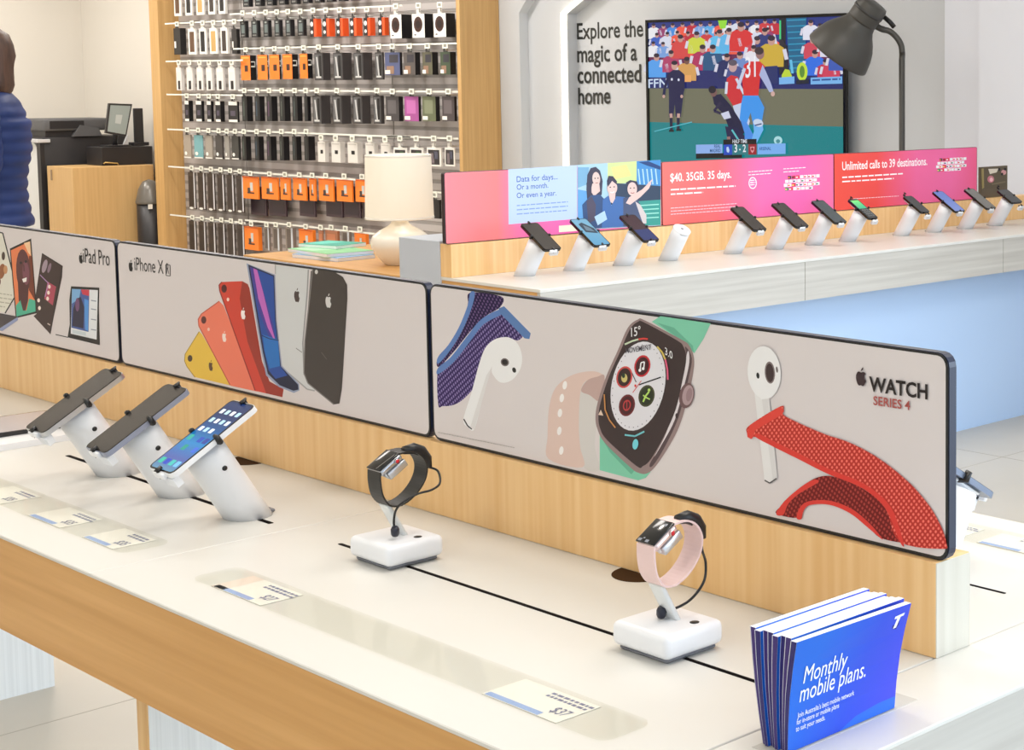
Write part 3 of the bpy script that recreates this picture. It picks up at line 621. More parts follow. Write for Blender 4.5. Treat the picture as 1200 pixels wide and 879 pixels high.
# ------------------------------------------------------------------ brochures standing in the pocket
COVER = grad_mat('brochure_cover', 'Y', -.10, .16, [(0,(24,100,206)),(.35,(38,74,206)),(.75,(64,64,212)),(1,(78,68,206))], .4, axis2=('Z',-.55))
COVER2 = ink((60,40,110)); PAPER = mat('paper_white', (236,240,248), .6)
NB = 8
ords = ['foremost','second','third','fourth','fifth','sixth','seventh','rearmost']
for k in range(NB):
    j = NB-1-k                                                # j = 0 is the front copy
    xb = -1.2035 - .0048*j; xt = -1.190 - .0088*j - (.003 if j else 0)
    yb0, yb1 = 1.203+.002*(j%3), 1.372+.002*((j*2)%3); h = .1205 + .0008*((j*5)%3)
    t = thing('brochure', 'blue plans brochure standing in the table pocket, %s of the stack' % ords[j] if j else 'blue brochure titled Monthly mobile plans at the front of the pocket stack', 'brochure', (xb,(yb0+yb1)/2,TZ+.001), 'brochures in the table pocket')
    def BP(u, v, off=0):                                      # u 0..1 along y, v 0..1 up; slight bow
        return Vector((xb+(xt-xb)*v + (.004*v*v*(u-.5) if j == 0 else 0) - .004*math.sin(math.pi*v)*(1 if j == 0 else .6) + off, yb0+.003*v+(yb1-yb0+.008*v)*u, TZ+.001+h*v))
    th = lambda v: .0044+.0040*v
    rings = [[BP(0,v,-th(v)),BP(1,v,-th(v)),BP(1,v,0),BP(0,v,0)] for v in (0,.25,.5,.75,1)]
    m = MB(); m.loft(rings, PAPER, True, True, False); m.build('pages', t)
    m = MB()
    for a_, b_ in zip((0,.25,.5,.75),(.25,.5,.75,1)):
        m.poly([BP(0,a_,.0004),BP(1,a_,.0004),BP(1,b_,.0004),BP(0,b_,.0004)], COVER)
        m.poly([BP(0,a_,-th(a_)-.0003),BP(1,a_,-th(a_)-.0003),BP(1,b_,-th(b_)-.0003),BP(0,b_,-th(b_)-.0003)], COVER2)
        w0 = Vector((0,-.0004,0)); m.poly([BP(0,a_,.0004)+w0,BP(0,b_,.0004)+w0,BP(0,b_,-th(b_)*.86)+w0,BP(0,a_,-th(a_)*.86)+w0], ink((62,44,112) if j%2 else (46,38,104)))
    m.build('cover', t)
    if j == 0:
        WT = ink((244,246,252)); m = MB()
        def put(s_, u, v, w, bold=.02, shear=.12, asp=1.12, lift=.0009):
            vs, fs, tw = text_geo(s_, bold, shear); k2 = w/tw; i = m.mi(WT); L_ = (yb1-yb0); q = [m.bm.verts.new(BP(u+p[0]*k2/L_, v+p[1]*k2*asp/h, lift)) for p in vs]
            for f in fs:
                try: g = m.bm.faces.new([q[x] for x in f]); g.material_index = i
                except ValueError: pass
        put('Monthly', .10, .585, .064, .0, .1, 1.42, .0013); put('mobile plans.', .085, .42, .100, .0, .1, 1.42)
        put('Join Australia\u2019s best mobile network', .075, .285, .086, .004, 0, 1.4); put('for in-store or mobile plans', .07, .225, .064, .004, 0, 1.4); put('to suit your needs.', .065, .165, .044, .004, 0, 1.4)
        m.build('cover_lettering', t); m = MB()
        c = [(.865,.80),(.905,.78),(.925,.82),(.92,.88),(.885,.91),(.86,.86)]
        m.poly([BP(u,v,.0006) for u,v in c], ink((34,30,130)))
        m.poly([BP(u,v,.0009) for u,v in [(.868,.915),(.955,.925),(.95,.90),(.922,.897),(.90,.80),(.873,.797),(.893,.893),(.866,.89)]], WT)
        m.build('cover_emblem', t)
        m = MB(); m.poly([BP(u,v,.0005) for u,v in [(.46,0),(1,0),(1,.16),(.72,.13)]], ink((36,104,220))); m.build('cover_swash', t)
# ================================================================== BACK TABLE
BX0, BX1 = -5.69, -4.602                     # rear and front edges
BY0, BY1 = 3.443, 6.92
QX0, QX1, QZ = -5.179, -5.113, 1.019
t = thing('display_table', 'long display table with daylight-paled front in the background below the pink signs', 'table', (-5.1,5.2,0))
m = MB(); m.box(QX0,BX1,BY0,BY1,.888,.9,WHITE,.0012,1); m.box(BX0,QX0-.0005,BY0+.64,BY1,.888,.9,WHITE,.0012,1); m.build('table_top', t)
m = MB()
for a_, b_ in ((BY0+.003,4.718),(4.721,6.0),(6.003,BY1)): m.box(BX1-.02,BX1-.003,a_,b_,.735,.8875,OAKLIT)
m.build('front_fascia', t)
m = MB(); m.box(QX0,BX1-.0205,BY0+.003,BY0+.022,.735,.8875,OAKX); m.build('end_fascia', t)
m = MB(); m.box(QX0,QX1,BY0,BY1,.9003,QZ,OAKZ,.0008,1); tag(m.build('sign_riser'), 'long oak riser along the background table under the pink signs', 'riser')
SHB = mat('pale_blue_panel', (188,214,248), .4, 0, .5)
m = MB(); m.box(-5.17,-4.775,BY0+.2,BY1-.02,0,.8875,SHB); m.box(-5.5,-5.17,BY0+.7,BY1-.02,0,.8875,SHB); m.build('plinth', t)
m = MB(); m.box(-5.437,-5.1795,BY0-.004,BY0+.62,0,1.028,mat('light_grey_laminate',(190,196,206),.5,0,.3),.002,1)
tag(m.build('end_cabinet'), 'light grey cabinet block butted behind the left end of the background table', 'cabinet')
# signs
XS = -5.124
def back_sign(label, y0, y1, edge, z0=1.021, z1=1.276):
    t = thing('poster_sign', label, 'sign', (XS-.009,(y0+y1)/2,z0), 'coloured signs along the background table')
    m = MB(); m.prism([(XS-.018,u,v) for u,v in rrect(y0,y1,z0,z1,.008)], (.018,0,0), edge); m.build('sign_board', t); return t
MAR = mat('sign_maroon_edge', (96,26,44), .4)
ya = onX(520,200,XS).y; yb = onX(775,190,XS).y; yc = onX(977,178,XS).y; yd = onX(1145,170,XS).y
WTX = ink((252,246,246)); PKL = ink((250,214,224))
ctr = lambda a_, b_: (a_+b_)/2
def pink_face(a, nm, y0, y1, z0, z1, stops):
    c = (y0+y1)/2; a.poly([(XS+.0006,u,v) for u,v in rrect(y0+.003,y1-.003,z0+.002,z1-.0015,.006)], grad_mat(nm,'Y',y0-c,y1-c,stops,.45))
t = back_sign('pink sign with a pale blue data card and a photo of three women', ya, yb-.002, mat('sign_black_edge',(40,14,22),.4))
a = Art('x', XS+.0006, .00005); pink_face(a,'pink_sign_first',ya,yb,1.021,1.276,[(0,(246,130,140)),(.22,(240,124,126)),(.33,(240,110,170)),(.6,(236,96,176)),(1,(240,130,130))])
a.pg([(655,264.5),(677,263),(677,270.6),(655,272.2)], ink((244,236,214)))
a.pg([(595.5,198.5),(676.5,193.5),(676.5,256.5),(596,263)], ink((186,206,240)))
DB = ink((58,92,176))
a.text('Data for days...', (605.5,213.5), (653.5,210), DB, .012, asp=1.0); a.text('Or a month.', (605.5,222.5), (642.5,220), DB, .012, asp=1.0); a.text('Or even a year.', (605.5,232.3), (652,229), DB, .012, asp=1.0)
a.lines(605.5,241,665.5,236.5,3,5,1.3,ink((128,156,214)),.98)
a.pg([(676.8,193.3),(774.2,187.3),(774.2,264.3),(676.8,269.6)], ink((170,206,226)))
a.pg([(712,191.2),(746,189),(746,214),(712,216)], ink((206,224,150))); a.pg([(716,196),(734,193),(740,206),(720,210)], ink((226,214,140)))
a.pg([(746,189),(774.2,187.4),(774.2,218),(746,220)], ink((66,140,206)))
for k in range(5): a.line([(748+5*k,198),(750+5*k,216)], 1.4, ink((176,214,240)))
a.pg([(748,190),(760,189),(774,195),(774,199),(758,194)], ink((24,60,120)))
a.pg([(712,214),(774.2,218),(774.2,238),(716,240)], ink((40,58,84))); a.pg([(745,236),(774.2,234),(774.2,263.6),(745,265.2)], ink((50,150,140)))
for k in range(4): a.line([(748,241+5*k),(772,239.5+5*k)], 1.3, ink((150,220,206)))
a.pg([(677,222),(688,224),(690,240),(682,268.8),(677,269.2)], ink((96,160,220))); a.pg([(677,196),(690,196),(688,216),(677,220)], ink((120,170,206)))
HAIR = ink((54,48,72)); SKIN = ink((226,196,190)); TOP1 = ink((44,74,122)); TOP2 = ink((60,104,170)); TOP3 = ink((66,78,112))
a.pg([(687,222),(688,205),(692,197),(698,195.5),(703,200),(706,212),(705,228),(698,236),(688,236)], HAIR)
a.ell(698.5,209.5,4.6,8,SKIN,-4); a.pg([(694,215),(702,215),(703,224),(696,230),(692,224)], SKIN); a.pg([(687,215),(692,203),(693,216),(693,230),(688,236)], HAIR); a.ell(697,209,.8,.7,BLK); a.ell(700.5,208.8,.8,.7,BLK); a.line([(697.5,214.5),(700.5,214.2)], .8, ink((170,90,96)))
a.pg([(682,240),(692,229),(703,228),(714,240),(716,266.5),(684,268.5)], TOP1); a.pg([(687,236),(693,230),(698,240),(697,258),(689,262)], ink((74,66,88)))
a.pg([(711,212),(713,206),(718,206.5),(723,213),(721,218),(712,220)], HAIR); a.ell(717,220,6,8.4,SKIN); a.pg([(713,226),(721,226),(720,240),(714,236)], SKIN); a.pg([(711,215),(716,209),(722,213),(723,217),(717,212),(712,219)], HAIR)
a.ell(714.8,219.4,.9,.7,BLK); a.ell(719.3,219,.9,.7,BLK); a.line([(715,225),(717,226),(719.5,224.6)], 1, ink((250,246,244)))
a.pg([(706,234),(713,229),(716,241),(722,230),(732,231),(734,265.6),(705,267)], TOP2)
a.pg([(733,214),(738,211),(746,212.5),(749,220),(747,226),(736,222)], HAIR); a.ell(740.5,221.5,5.6,8,SKIN); a.ell(738.4,220.5,.8,.7,BLK); a.ell(742.6,220.2,.8,.7,BLK); a.line([(738.5,225.8),(741,226.6),(743,225.6)], .9, ink((180,100,100)))
a.pg([(730,232),(745,230),(752,244),(756,264.6),(730,265.8)], TOP3); a.pg([(744,236),(750,240),(757,252),(757,262),(753,262)], ink((206,196,196)))
a.pg([(733,238),(737,231),(752,222),(758,216),(763,214.5),(760,221),(750,231),(738,240)], SKIN)
for k in range(4): a.line([(758,216.5),(764-k,210.5+1.8*k)], 1.2, SKIN)
a.pg([(696,254),(708,247),(711,257),(700,264)], ink((176,208,240)))
a.build('printed_poster', t)
def flags(a, x0, y0, x1, y1, sl):
    cols = [(238,238,240),(226,40,46),(246,246,248),(240,240,244),(244,244,246),(240,120,40),(44,52,120),(250,250,250),(230,50,60),(34,130,90),(250,224,120),(40,44,60),(244,244,246),(200,40,60)]
    random.seed(5); N0 = a.n; nx = 9; w = (x1-x0)/nx; h = (y1-y0)/4
    for r_ in range(4):
        for c in range(nx):
            if (r_ == 0 and c in (0,)) or (r_ == 3 and c in (7,8)) or (r_ == 1 and c == 8): continue
            x = x0+c*w+(1.5 if r_%2 else 0); y = y0+r_*h+(x-x0)*sl; b = (7,0,2)[c%3] if random.random() < .5 else random.randrange(14)
            a.pg([(x,y),(x+w*.86,y+w*.86*sl),(x+w*.86,y+h*.8+w*.86*sl),(x,y+h*.8)], ink(cols[b])); b2 = random.randrange(14)
            a.pg([(x,y+h*.3),(x+w*.5,y+h*.3+w*.5*sl),(x+w*.5,y+h*.62+w*.5*sl),(x,y+h*.62)], ink(cols[b2])); a.n = N0
t = back_sign('coral to pink sign advertising forty dollar plan with small flags', yb+.002, yc-.003, MAR)
a = Art('x', XS+.0006, .00005); pink_face(a,'pink_sign_second',yb,yc,1.021,1.276,[(0,(246,112,104)),(.3,(244,104,110)),(.55,(240,110,176)),(.8,(242,104,178)),(1,(242,112,166))])
a.text('$40. 35GB. 35 days.', (785.5,213), (857,208.3), WTX, .03, asp=1.15); a.lines(786,222.5,862,218,2,5.2,1.7,WTX,.5); a.lines(786,244,864,238.5,3,3.6,.8,PKL,.95)
a.lines(877,201.5,905,199.5,2,3.6,.9,WTX,.95); a.lines(918,198,944,196.3,2,3.6,.9,WTX,.7)
a.ell(882,214.5,4.8,7,WTX); a.ell(882,214.5,3.9,5.9,ink((240,112,180))); a.lines(879,211.5,885.5,211,3,2.6,1.1,WTX,.9)
flags(a, 918.5, 206.5, 961, 224.5, -.055); a.build('printed_poster', t)
t = back_sign('red to pink sign about unlimited calls at the far right', yc+.003, yd, MAR)
a = Art('x', XS+.0006, .00005); pink_face(a,'pink_sign_third',yc,yd,1.021,1.276,[(0,(236,78,62)),(.28,(236,76,72)),(.55,(240,104,158)),(.8,(242,108,166)),(1,(240,94,140))])
a.text('Unlimited calls to 39 destinations.', (987,199.5), (1086.5,193.3), WTX, .03, asp=1.25); a.lines(987,208,1058,203.5,2,5,1.6,WTX,.85); a.lines(1000,233,1056,229.5,1,3,.7,PKL,.95)
flags(a, 1097, 186, 1133, 202, -.05); a.build('printed_poster', t)
# small picture propped on the riser at far right
t = thing('picture_card', 'small dark brown picture propped at the far right end of the background riser', 'picture', (-5.15,6.62,QZ))
pa, pb = onX(1149,196,-5.146), onX(1181,222,-5.146); 
m = MB(); m.box(-5.160,-5.148,pa.y,pb.y,QZ,pa.z,ink((96,84,66)),.001,1); m.build('card_board', t)
a = Art('x', -5.1478, .0002); a.pg([(1149.5,197),(1180.5,197.5),(1178.5,219.5),(1150.5,221.5)], ink((92,80,62))); a.pg([(1158,198),(1170,197.6),(1168,202),(1160,204)], ink((222,212,196)))
a.ell(1161,210,4,4.2,ink((196,120,130))); a.ell(1161.5,210.5,2,2.4,ink((240,190,196))); a.ell(1176,202,3,3,ink((206,150,150))); a.ell(1170.8,198.6,1.4,1.8,BLK); a.ell(1177.6,198.2,1.6,1.6,BLK); a.ell(1174,204,1.4,1.6,BLK)
a.pg([(1149.5,197.5),(1152.5,197.5),(1153,220),(1150.5,221.5)], ink((150,134,84))); a.line([(1162,216),(1178,213)], 1.5, ink((120,108,82))); a.build('picture_print', t)
# phones on the back table
GS2, GP2 = 'white phone stands on the background table', 'phones clamped on the background table stands'
pxs = [617,675,733,786,862,911,957,997,1060,1098,1135,1170]
DK = mat('screen_off_dark', (44,44,46), .22, 0, .5)
def two(c1, c2, v0):
    def f(m, X, w, l): m.poly([X @ Vector(p) for p in ((-w/2+.004,-l/2+.006,.0006),(w/2-.004,-l/2+.006,.0006),(w/2-.004,v0,.0006),(-w/2+.004,v0,.0006))], glow(c2,.8))
    return f
def keyp(m, X, w, l):
    m.poly([X @ Vector(p) for p in ((-w/2+.006,.0,.0006),(w/2-.006,.0,.0006),(w/2-.006,l/2-.012,.0006),(-w/2+.006,l/2-.012,.0006))], grad_mat('green_screen','Z',.15,.20,[(0,(60,190,140)),(.5,(120,230,130)),(1,(236,236,120))],.3,emit=.9))
    for r_ in range(4):
        for c in range(3): m.poly([X @ Vector((a_,b_,.0006)) for a_,b_ in rrect(-.018+.0145*c,-.007+.0145*c,-.016-.014*r_,-.008-.014*r_,.002,2)], mat('key_grey',(110,116,116),.4))
def wave(m, X, w, l):
    m.poly([X @ Vector(p) for p in ((-.02,.0,.0006),(.03,-.012,.0006),(.03,.02,.0006),(-.0,.06,.0006),(-.02,.05,.0006))], glow((52,74,96),.7)); m.poly([X @ Vector(p) for p in ((-.012,.01,.0008),(.02,.0,.0008),(.016,.022,.0008),(-.004,.045,.0008))], glow((120,150,170),.7))
BLS = grad_mat('sky_screen','Y',-.16,-.04,[(0,(96,170,214)),(1,(130,190,222))],.2,emit=.8)
MRS = glow((74,44,58),.7); LBL = grad_mat('lilac_screen','Y',-.16,-.04,[(0,(120,140,206)),(1,(96,120,196))],.2,emit=.8)
kinds = [('black phone with dark screen','first stand of the background table',SCR,None,.076,.150),('phone showing a pale blue picture','second stand of the background table',BLS,wave,.078,.155),
 ('phone showing a maroon and navy picture','third stand of the background table',MRS,two(0,(40,58,120),-.012),.078,.155), None,
 ('slim black phone','stand right of the empty one',SCR,None,.074,.150),('large black phone','background stand below the middle sign',SCR,None,.078,.158),
 ('dark grey phone','background stand below the flags of the forty dollar sign',mat('screen_slate',(66,74,78),.2),None,.076,.152),('keypad phone with green lit display','background stand below the last sign',DK,keyp,.062,.135),
 ('short dark flip phone','background stand below last sign',DK,None,.062,.118),('phone showing a lilac blue screen','background stand right of the flip phone',LBL,None,.075,.150),
 ('grey screened phone','background stand at the right end of the last sign',mat('screen_mid_grey',(104,102,98),.2),None,.075,.150),('small wide dark handset','last background stand below the propped picture',DK,None,.086,.10)]
wh = ['first from the left','second from the left, under the blue phone','third from the left, under the maroon phone','left empty with its round top showing','right of the empty stand','below the middle of the forty dollar sign','below the flags of the forty dollar sign','holding the green lit keypad phone','holding the short dark flip style phone','holding the lilac screened phone','at the right end of the last sign','below the propped brown picture']
proto = None
for i, (px, kd) in enumerate(zip(pxs, kinds)):
    x = -4.985; r_ = ray(px-6.5,290); y = x*r_.y/r_.x + .012; L4 = (x,y,.9,math.pi/2)
    lab = 'white phone stand on the background table, '+wh[i]
    if kd is None: make_stand(L4, lab, GS2, False); continue
    if proto is None: proto = make_stand(L4, lab, GS2)
    else: dup(proto, L4[:3], L4[3], lab)
    make_phone(L4, kd[0]+' on the '+kd[1], GP2, kd[2], BLACKG, kd[4], kd[5]*1.1, art=kd[3])
# ------------------------------------------------------------------ wooden side table with lamp and magazines
WZ = .72
t = thing('side_table', 'low oak table carrying the white lamp behind the front signs', 'table', (-6.95,4.65,0))
m = MB(); m.box(-8.11,-5.78,4.235,5.06,WZ-.042,WZ,OAKX,.002,1); m.build('table_top', t)
for x in (-8.04,-5.89):
    for y in (4.29,4.95):
        m = MB(); m.box(x,x+.05,y,y+.05,0,WZ-.042,OAKZ); m.build('leg', t)
LC = Vector((-7.10,4.5,WZ))
t = thing('table_lamp', 'white ceramic table lamp with drum shade on the low oak table', 'lamp', LC)
CER = mat('cream_ceramic', (244,238,226), .25, 0, .5); SHADE = mat('lamp_shade_fabric', (246,240,226), .8, 0, .2)
N_, L_ = nodes(SHADE); b_ = N_['Principled BSDF']; b_.inputs['Emission Color'].default_value = lin((255,236,206)); b_.inputs['Emission Strength'].default_value = .12
m = MB(); m.lathe([(.068,0),(.075,.004),(.105,.038),(.134,.085),(.139,.112),(.128,.14),(.095,.166),(.058,.185),(.042,.2),(.036,.222),(.036,.232)], CER, LC, 40); m.build('lamp_base', t)
m = MB(); m.lathe([(.012,.23),(.012,.36)], SILVER, LC, 12); m.lathe([(.001,.36),(.025,.38),(.028,.41),(.012,.435)], mat('bulb_glow',(255,236,200),.4,emit=3), LC, 16); m.build('bulb', t)
m = MB(); m.lathe([(.158,.222),(.1585,.225),(.152,.525),(.1515,.527),(.149,.525),(.1555,.224),(.158,.222)], SHADE, LC, 48, caps=False); m.build('lamp_shade', t)
m = MB(); m.lathe([(.1595,.221),(.1605,.2225),(.1598,.232),(.1588,.232)], CER, LC, 48, caps=False); m.lathe([(.1525,.518),(.1535,.5275),(.1515,.529),(.1505,.518)], CER, LC, 48, caps=False); m.build('shade_trim', t)
mags = [('pale blue booklet at the bottom of the small pile on the oak table',(150,186,232),-7.62,4.45,.36,.22,.1),('green magazine in the middle of the pile on the oak table',(140,206,150),-7.68,4.47,.40,.25,-.05),('teal magazine on top of the pile on the oak table',(60,170,150),-7.80,4.55,.26,.2,.25)]
zz = WZ
for lb, c, x, y, w, d, rz in mags:
    m = MB(); Xf = Matrix.Translation((x,y,zz)) @ Matrix.Rotation(rz,4,'Z'); m.box(-w/2,w/2,-d/2,d/2,.0015,.0165,PAPER,0,1,Xf); m.box(-w/2,w/2,-d/2,d/2,.0165,.0185,ink(c),0,1,Xf); m.box(-w/2,w/2,-d/2,d/2,0,.0015,ink(c),0,1,Xf); m.poly([Xf @ Vector(p) for p in ((-w/2+.02,-d/2+.02,.0187),(0,-d/2+.03,.0187),(w*.1,d/2-.03,.0187),(-w/2+.03,d/2-.02,.0187))], ink(tuple(min(255,v+40) for v in c)))
    tag(m.build('magazine', loc=(x,y,zz)), lb, 'magazine', 'magazines on the oak table'); zz += .0186
# ------------------------------------------------------------------ big dark floor lamp before the television
GD = 8.95; pole = onD(1057,150,GD); 
t = thing('floor_lamp', 'large dark grey bell shaded floor lamp standing before the television', 'lamp', (pole.x,pole.y,0))
m = MB(); m.lathe([(.13,0),(.13,.015),(.10,.028),(.022,.034)], GREYMET, (pole.x,pole.y,0), 32); m.build('lamp_base', t)
def W(px, py): return onD(px,py,GD)
m = MB(); pts = [Vector((pole.x,pole.y,.03)), Vector((pole.x,pole.y,.8)), Vector((pole.x,pole.y,W(1057,70).z))]+smooth_pts([W(1057.3,64),W(1056,53),W(1050,43),W(1042,36.5),W(1034,34.5),W(1027,31)],5)
m.tube(pts, .0165, GREYMET, 12); m.build('pole', t)
axu = (IMR*.60 + Vector((0,0,1))*.80 - FWD*.20).normalized(); rc = W(981,65)
m = MB(); prof = [(.177,0),(.181,.004),(.1815,.012),(.176,.035),(.166,.075),(.150,.115),(.128,.15),(.105,.178),(.088,.205),(.083,.225),(.081,.232)]
inner = [(r_-.004,z) for r_, z in prof[::-1]]
m.lathe(prof+inner, GREYMET, rc, 44, axu, caps=False); m.build('lamp_shade', t)
m = MB(); m.lathe([(.083,.228),(.0835,.24),(.0835,.33),(.078,.345),(.02,.35)], GREYMET, rc, 32, axu); m.lathe([(.0865,.285),(.0865,.300)], mat('lamp_ring',(58,58,58),.4), rc, 32, axu, caps=True); m.build('lamp_neck', t)
m = MB(); m.tube([W(1036,20),W(1043,26),W(1048,32)], .013, BLACK, 8); m.tube([W(1022,27),W(1031,33),W(1036,34.5)], .016, GREYMET, 8); m.build('joint_knob', t)
m = MB(); m.lathe([(.001,.10),(.03,.11),(.045,.14),(.03,.175),(.02,.22)], mat('bulb_white',(240,238,230),.4), rc, 16, axu); m.build('bulb', t)
# ================================================================== TELEVISION
TVY = 7.06
q0, q1 = onY(756,22,TVY), onY(990.8,178,TVY); tx0, tx1 = q0.x, q1.x; tz1 = onY(756,23.5,TVY).z; tz0 = tz1-(tx1-tx0)*.5625
t = thing('television', 'large wall television showing a football match with red and dark shirted players', 'television', ((tx0+tx1)/2,TVY+.05,tz0))
m = MB(); m.box(tx0,tx1,TVY+.012,TVY+.03,tz0,tz1,BLACK,.004,1); m.box(tx0+.4,tx1-.4,TVY+.03,YI-.002,tz0+.2,tz1-.3,BLACK); m.build('television_body', t)
m = MB(); bz = .018
for b_ in ((tx0,tx0+bz,tz0,tz1),(tx1-bz,tx1,tz0,tz1),(tx0+bz,tx1-bz,tz0,tz0+bz),(tx0+bz,tx1-bz,tz1-bz,tz1)): m.box(b_[0],b_[1],TVY,TVY+.012,b_[2],b_[3],BLACKG)
m.build('bezel', t)
a = Art('y', TVY+.0115, .00005); G = lambda r,g,b: glow((r,g,b), .78)
sx0, sx1, sz0, sz1 = tx0+bz, tx1-bz, tz0+bz, tz1-bz
def wq(x0,x1,z0,z1,mt):
    y = a.v-a.n*a.step; a.poly([(x0,y,z0),(x1,y,z0),(x1,y,z1),(x0,y,z1)], mt); a.n += 1
zt_ = lambda px, py: onY(px,py,TVY).z
wq(sx0,sx1,sz0,sz1,G(16,128,134))
z1_ = zt_(760,143); wq(sx0,sx1,z1_,sz1,G(112,112,92)); z2_ = zt_(760,103.5); wq(sx0,sx1,z2_,sz1,G(32,40,104)); z3_ = zt_(760,78); wq(sx0,sx1,z3_,sz1,G(104,36,78)); z4_ = zt_(760,61); wq(sx0,sx1,z4_,sz1,G(40,54,128))
random.seed(11)
CR = [(206,60,66),(60,96,190),(70,140,220),(216,220,236),(190,40,60),(40,50,120),(90,170,230),(150,60,110),(236,236,240),(240,90,70),(34,40,96),(120,160,220)]
def fan(px, py, h, col, head=(196,150,140)):
    N0 = a.n; w_ = h*.42; a.pg([(px-w_,py+h*.95),(px-w_*1.02,py+h*.30),(px-w_*.5,py+h*.16),(px+w_*.5,py+h*.16),(px+w_*1.02,py+h*.30),(px+w_,py+h*.95)], G(*col))
    a.line([(px-w_*1.05,py+h*.34),(px-w_*1.25,py+h*.7)], h*.13, G(216,214,230)); a.line([(px+w_*1.05,py+h*.34),(px+w_*1.25,py+h*.7)], h*.13, G(216,214,230))
    a.ell(px,py+h*.05,h*.13,h*.17,G(*head),0,10); a.ell(px,py-h*.04,h*.13,h*.10,G(50,36,54),0,10); a.n = N0+2
def spread(x): return -.037*(x-758)
for r_, (yy, st) in enumerate(((30,10.5),(41,11.5),(52,12))):
    x = 766+(r_%2)*4
    while x < 912:
        fan(x, yy+spread(x)+random.uniform(-1.5,1.5), 17, random.choice(CR)); x += st+random.uniform(-1,1.5)
for x, y, h, c in ((770,66,26,(84,160,236)),(787,62,24,(176,60,104)),(798,44,26,(214,70,70)),(817,40,24,(206,214,70)),(824,56,28,(176,44,92)),(836,56,28,(36,84,128)),(844,38,26,(96,190,236)),(855,36,26,(92,180,232)),(869,30,32,(216,50,54)),(888,46,28,(206,66,84)),(897,36,26,(44,56,120)),(884,56,24,(230,226,236))): fan(x,y,h,c)
a.pg([(842,24),(853,23.5),(851,33),(845,34)], G(150,220,60))
# steps, exit column and stewards
a.pg([(914,19.5),(922,19),(921,86),(915,86)], G(20,26,40)); a.line([(915,24),(915,46)], 2, G(60,210,130))
a.pg([(922,20),(946,18.5),(944,84),(926,86)], G(24,96,136))
for k in range(9): a.line([(923+k*.4,24+7*k),(945,23+7*k)], 1.4, G(44,150,190))
a.pg([(926,70),(929,70),(931,86),(928,86)], G(100,190,230))
for x, y, h, c in ((951,26,22,(226,226,240)),(953,46,24,(206,70,90)),(956,62,28,(46,110,226)),(968,72,22,(190,46,80)),(975,70,24,(206,60,90)),(962,30,20,(60,70,150)),(972,44,24,(220,220,236)),(982,60,24,(60,90,180))): fan(x,y,h,c)
a.pg([(912,54),(918,48),(924,54),(925,84),(914,88)], G(24,26,44)); a.ell(917,50,3,4,G(40,36,50))
fan(905,46,34,(206,172,60)); a.pg([(898,78),(912,77),(913,98),(899,99)], G(34,46,104))
a.pg([(917,88),(921,81),(926,82),(929,89),(928,95),(917,95)], G(190,214,60)); a.ell(941,84,6.4,11,G(196,224,60)); a.ell(941,84,3,7,G(90,140,50)); a.pg([(934,94),(949,93),(949,98),(934,99)], G(24,30,50))
for x0_, x1_ in ((914,932),(951,988)): a.pg([(x0_,91),(x1_,89.5),(x1_,98),(x0_,99)], G(120,180,236))
a.lines(953,94,986,92.6,1,3,2,G(40,80,150),1)
a.text('FFN', (761,103), (783,102), G(206,222,244), .03, asp=.7)
# standing people by the touch line
fan(806,70,26,(214,160,90),(120,80,70)); a.pg([(801,88),(811,88),(811,96),(802,96)], G(236,170,100)); fan(853,66,26,(30,40,96)); fan(868,64,26,(110,140,200)); fan(862,74,22,(70,80,140))
# official on the left
DN = G(22,24,72)
a.pg([(784,86),(790,82),(797,82),(803,87),(802,112),(799,137),(793,137),(792,122),(790,137),(785,137),(785,112)], DN); a.line([(785,88),(780,104),(779,112)], 3.2, DN); a.line([(802,88),(802,104),(800,112)], 3.2, DN); a.ell(779,113,1.6,2,G(200,160,150)); a.ell(800,113,1.6,2,G(200,160,150))
a.ell(791.5,77,3.6,5,G(206,160,146)); a.ell(791.5,73.6,3.6,2.6,G(40,30,50)); a.line([(787.5,137),(788,152)], 3.4, G(24,24,60)); a.line([(796,137),(796,151)], 3.4, G(24,24,60)); a.line([(787.4,133),(787.8,138)], 3.4, G(200,160,150)); a.line([(796.4,133),(796.2,138)], 3.4, G(200,160,150)); a.pg([(785.5,152),(791,152),(791,154.5),(785,154.5)], G(20,20,30)); a.pg([(794,151),(799.5,151),(799.5,153.5),(793.5,153.5)], G(20,20,30)); a.ell(788.5,93,1.2,1.6,G(220,220,240)); a.ell(796.5,93.5,1.2,1.6,G(220,220,240))
a.line([(768,154),(812,143)], 1.2, G(90,180,196)); a.ell(913,164.5,5,5,G(170,220,226)); a.ell(913,165.5,2.4,2.4,G(70,140,150))
# tackling players
a.pg([(853,92),(858,88),(866,90),(870,100),(872,124),(862,127),(852,110)], G(206,44,54)); a.ell(860,78,5,6.5,G(196,160,160)); a.ell(860,73.5,5,3.6,G(90,80,96)); a.line([(864,92),(873,110)], 3, G(206,214,232)); a.pg([(860,124),(872,120),(880,142),(876,156),(868,150)], G(196,206,232)); a.line([(853,96),(852,110)], 3, G(214,220,236))
a.pg([(836,112),(846,110),(858,124),(868,140),(876,152),(870,160),(856,152),(850,135),(838,122)], G(20,20,62)); a.ell(837.5,108,4,5.4,G(120,86,84)); a.ell(836,105,4.4,4.4,G(26,22,40)); a.line([(846,120),(838,130),(846,133)], 3, G(40,34,70)); a.pg([(846,133),(855,130),(858,138),(850,140)], G(206,210,232)); a.pg([(851,148),(866,150),(878,164),(874,170),(854,164)], G(22,22,70)); a.line([(855,160),(856,170)], 4, G(150,110,110)); a.line([(859,152),(868,166)], 2, G(90,190,200))
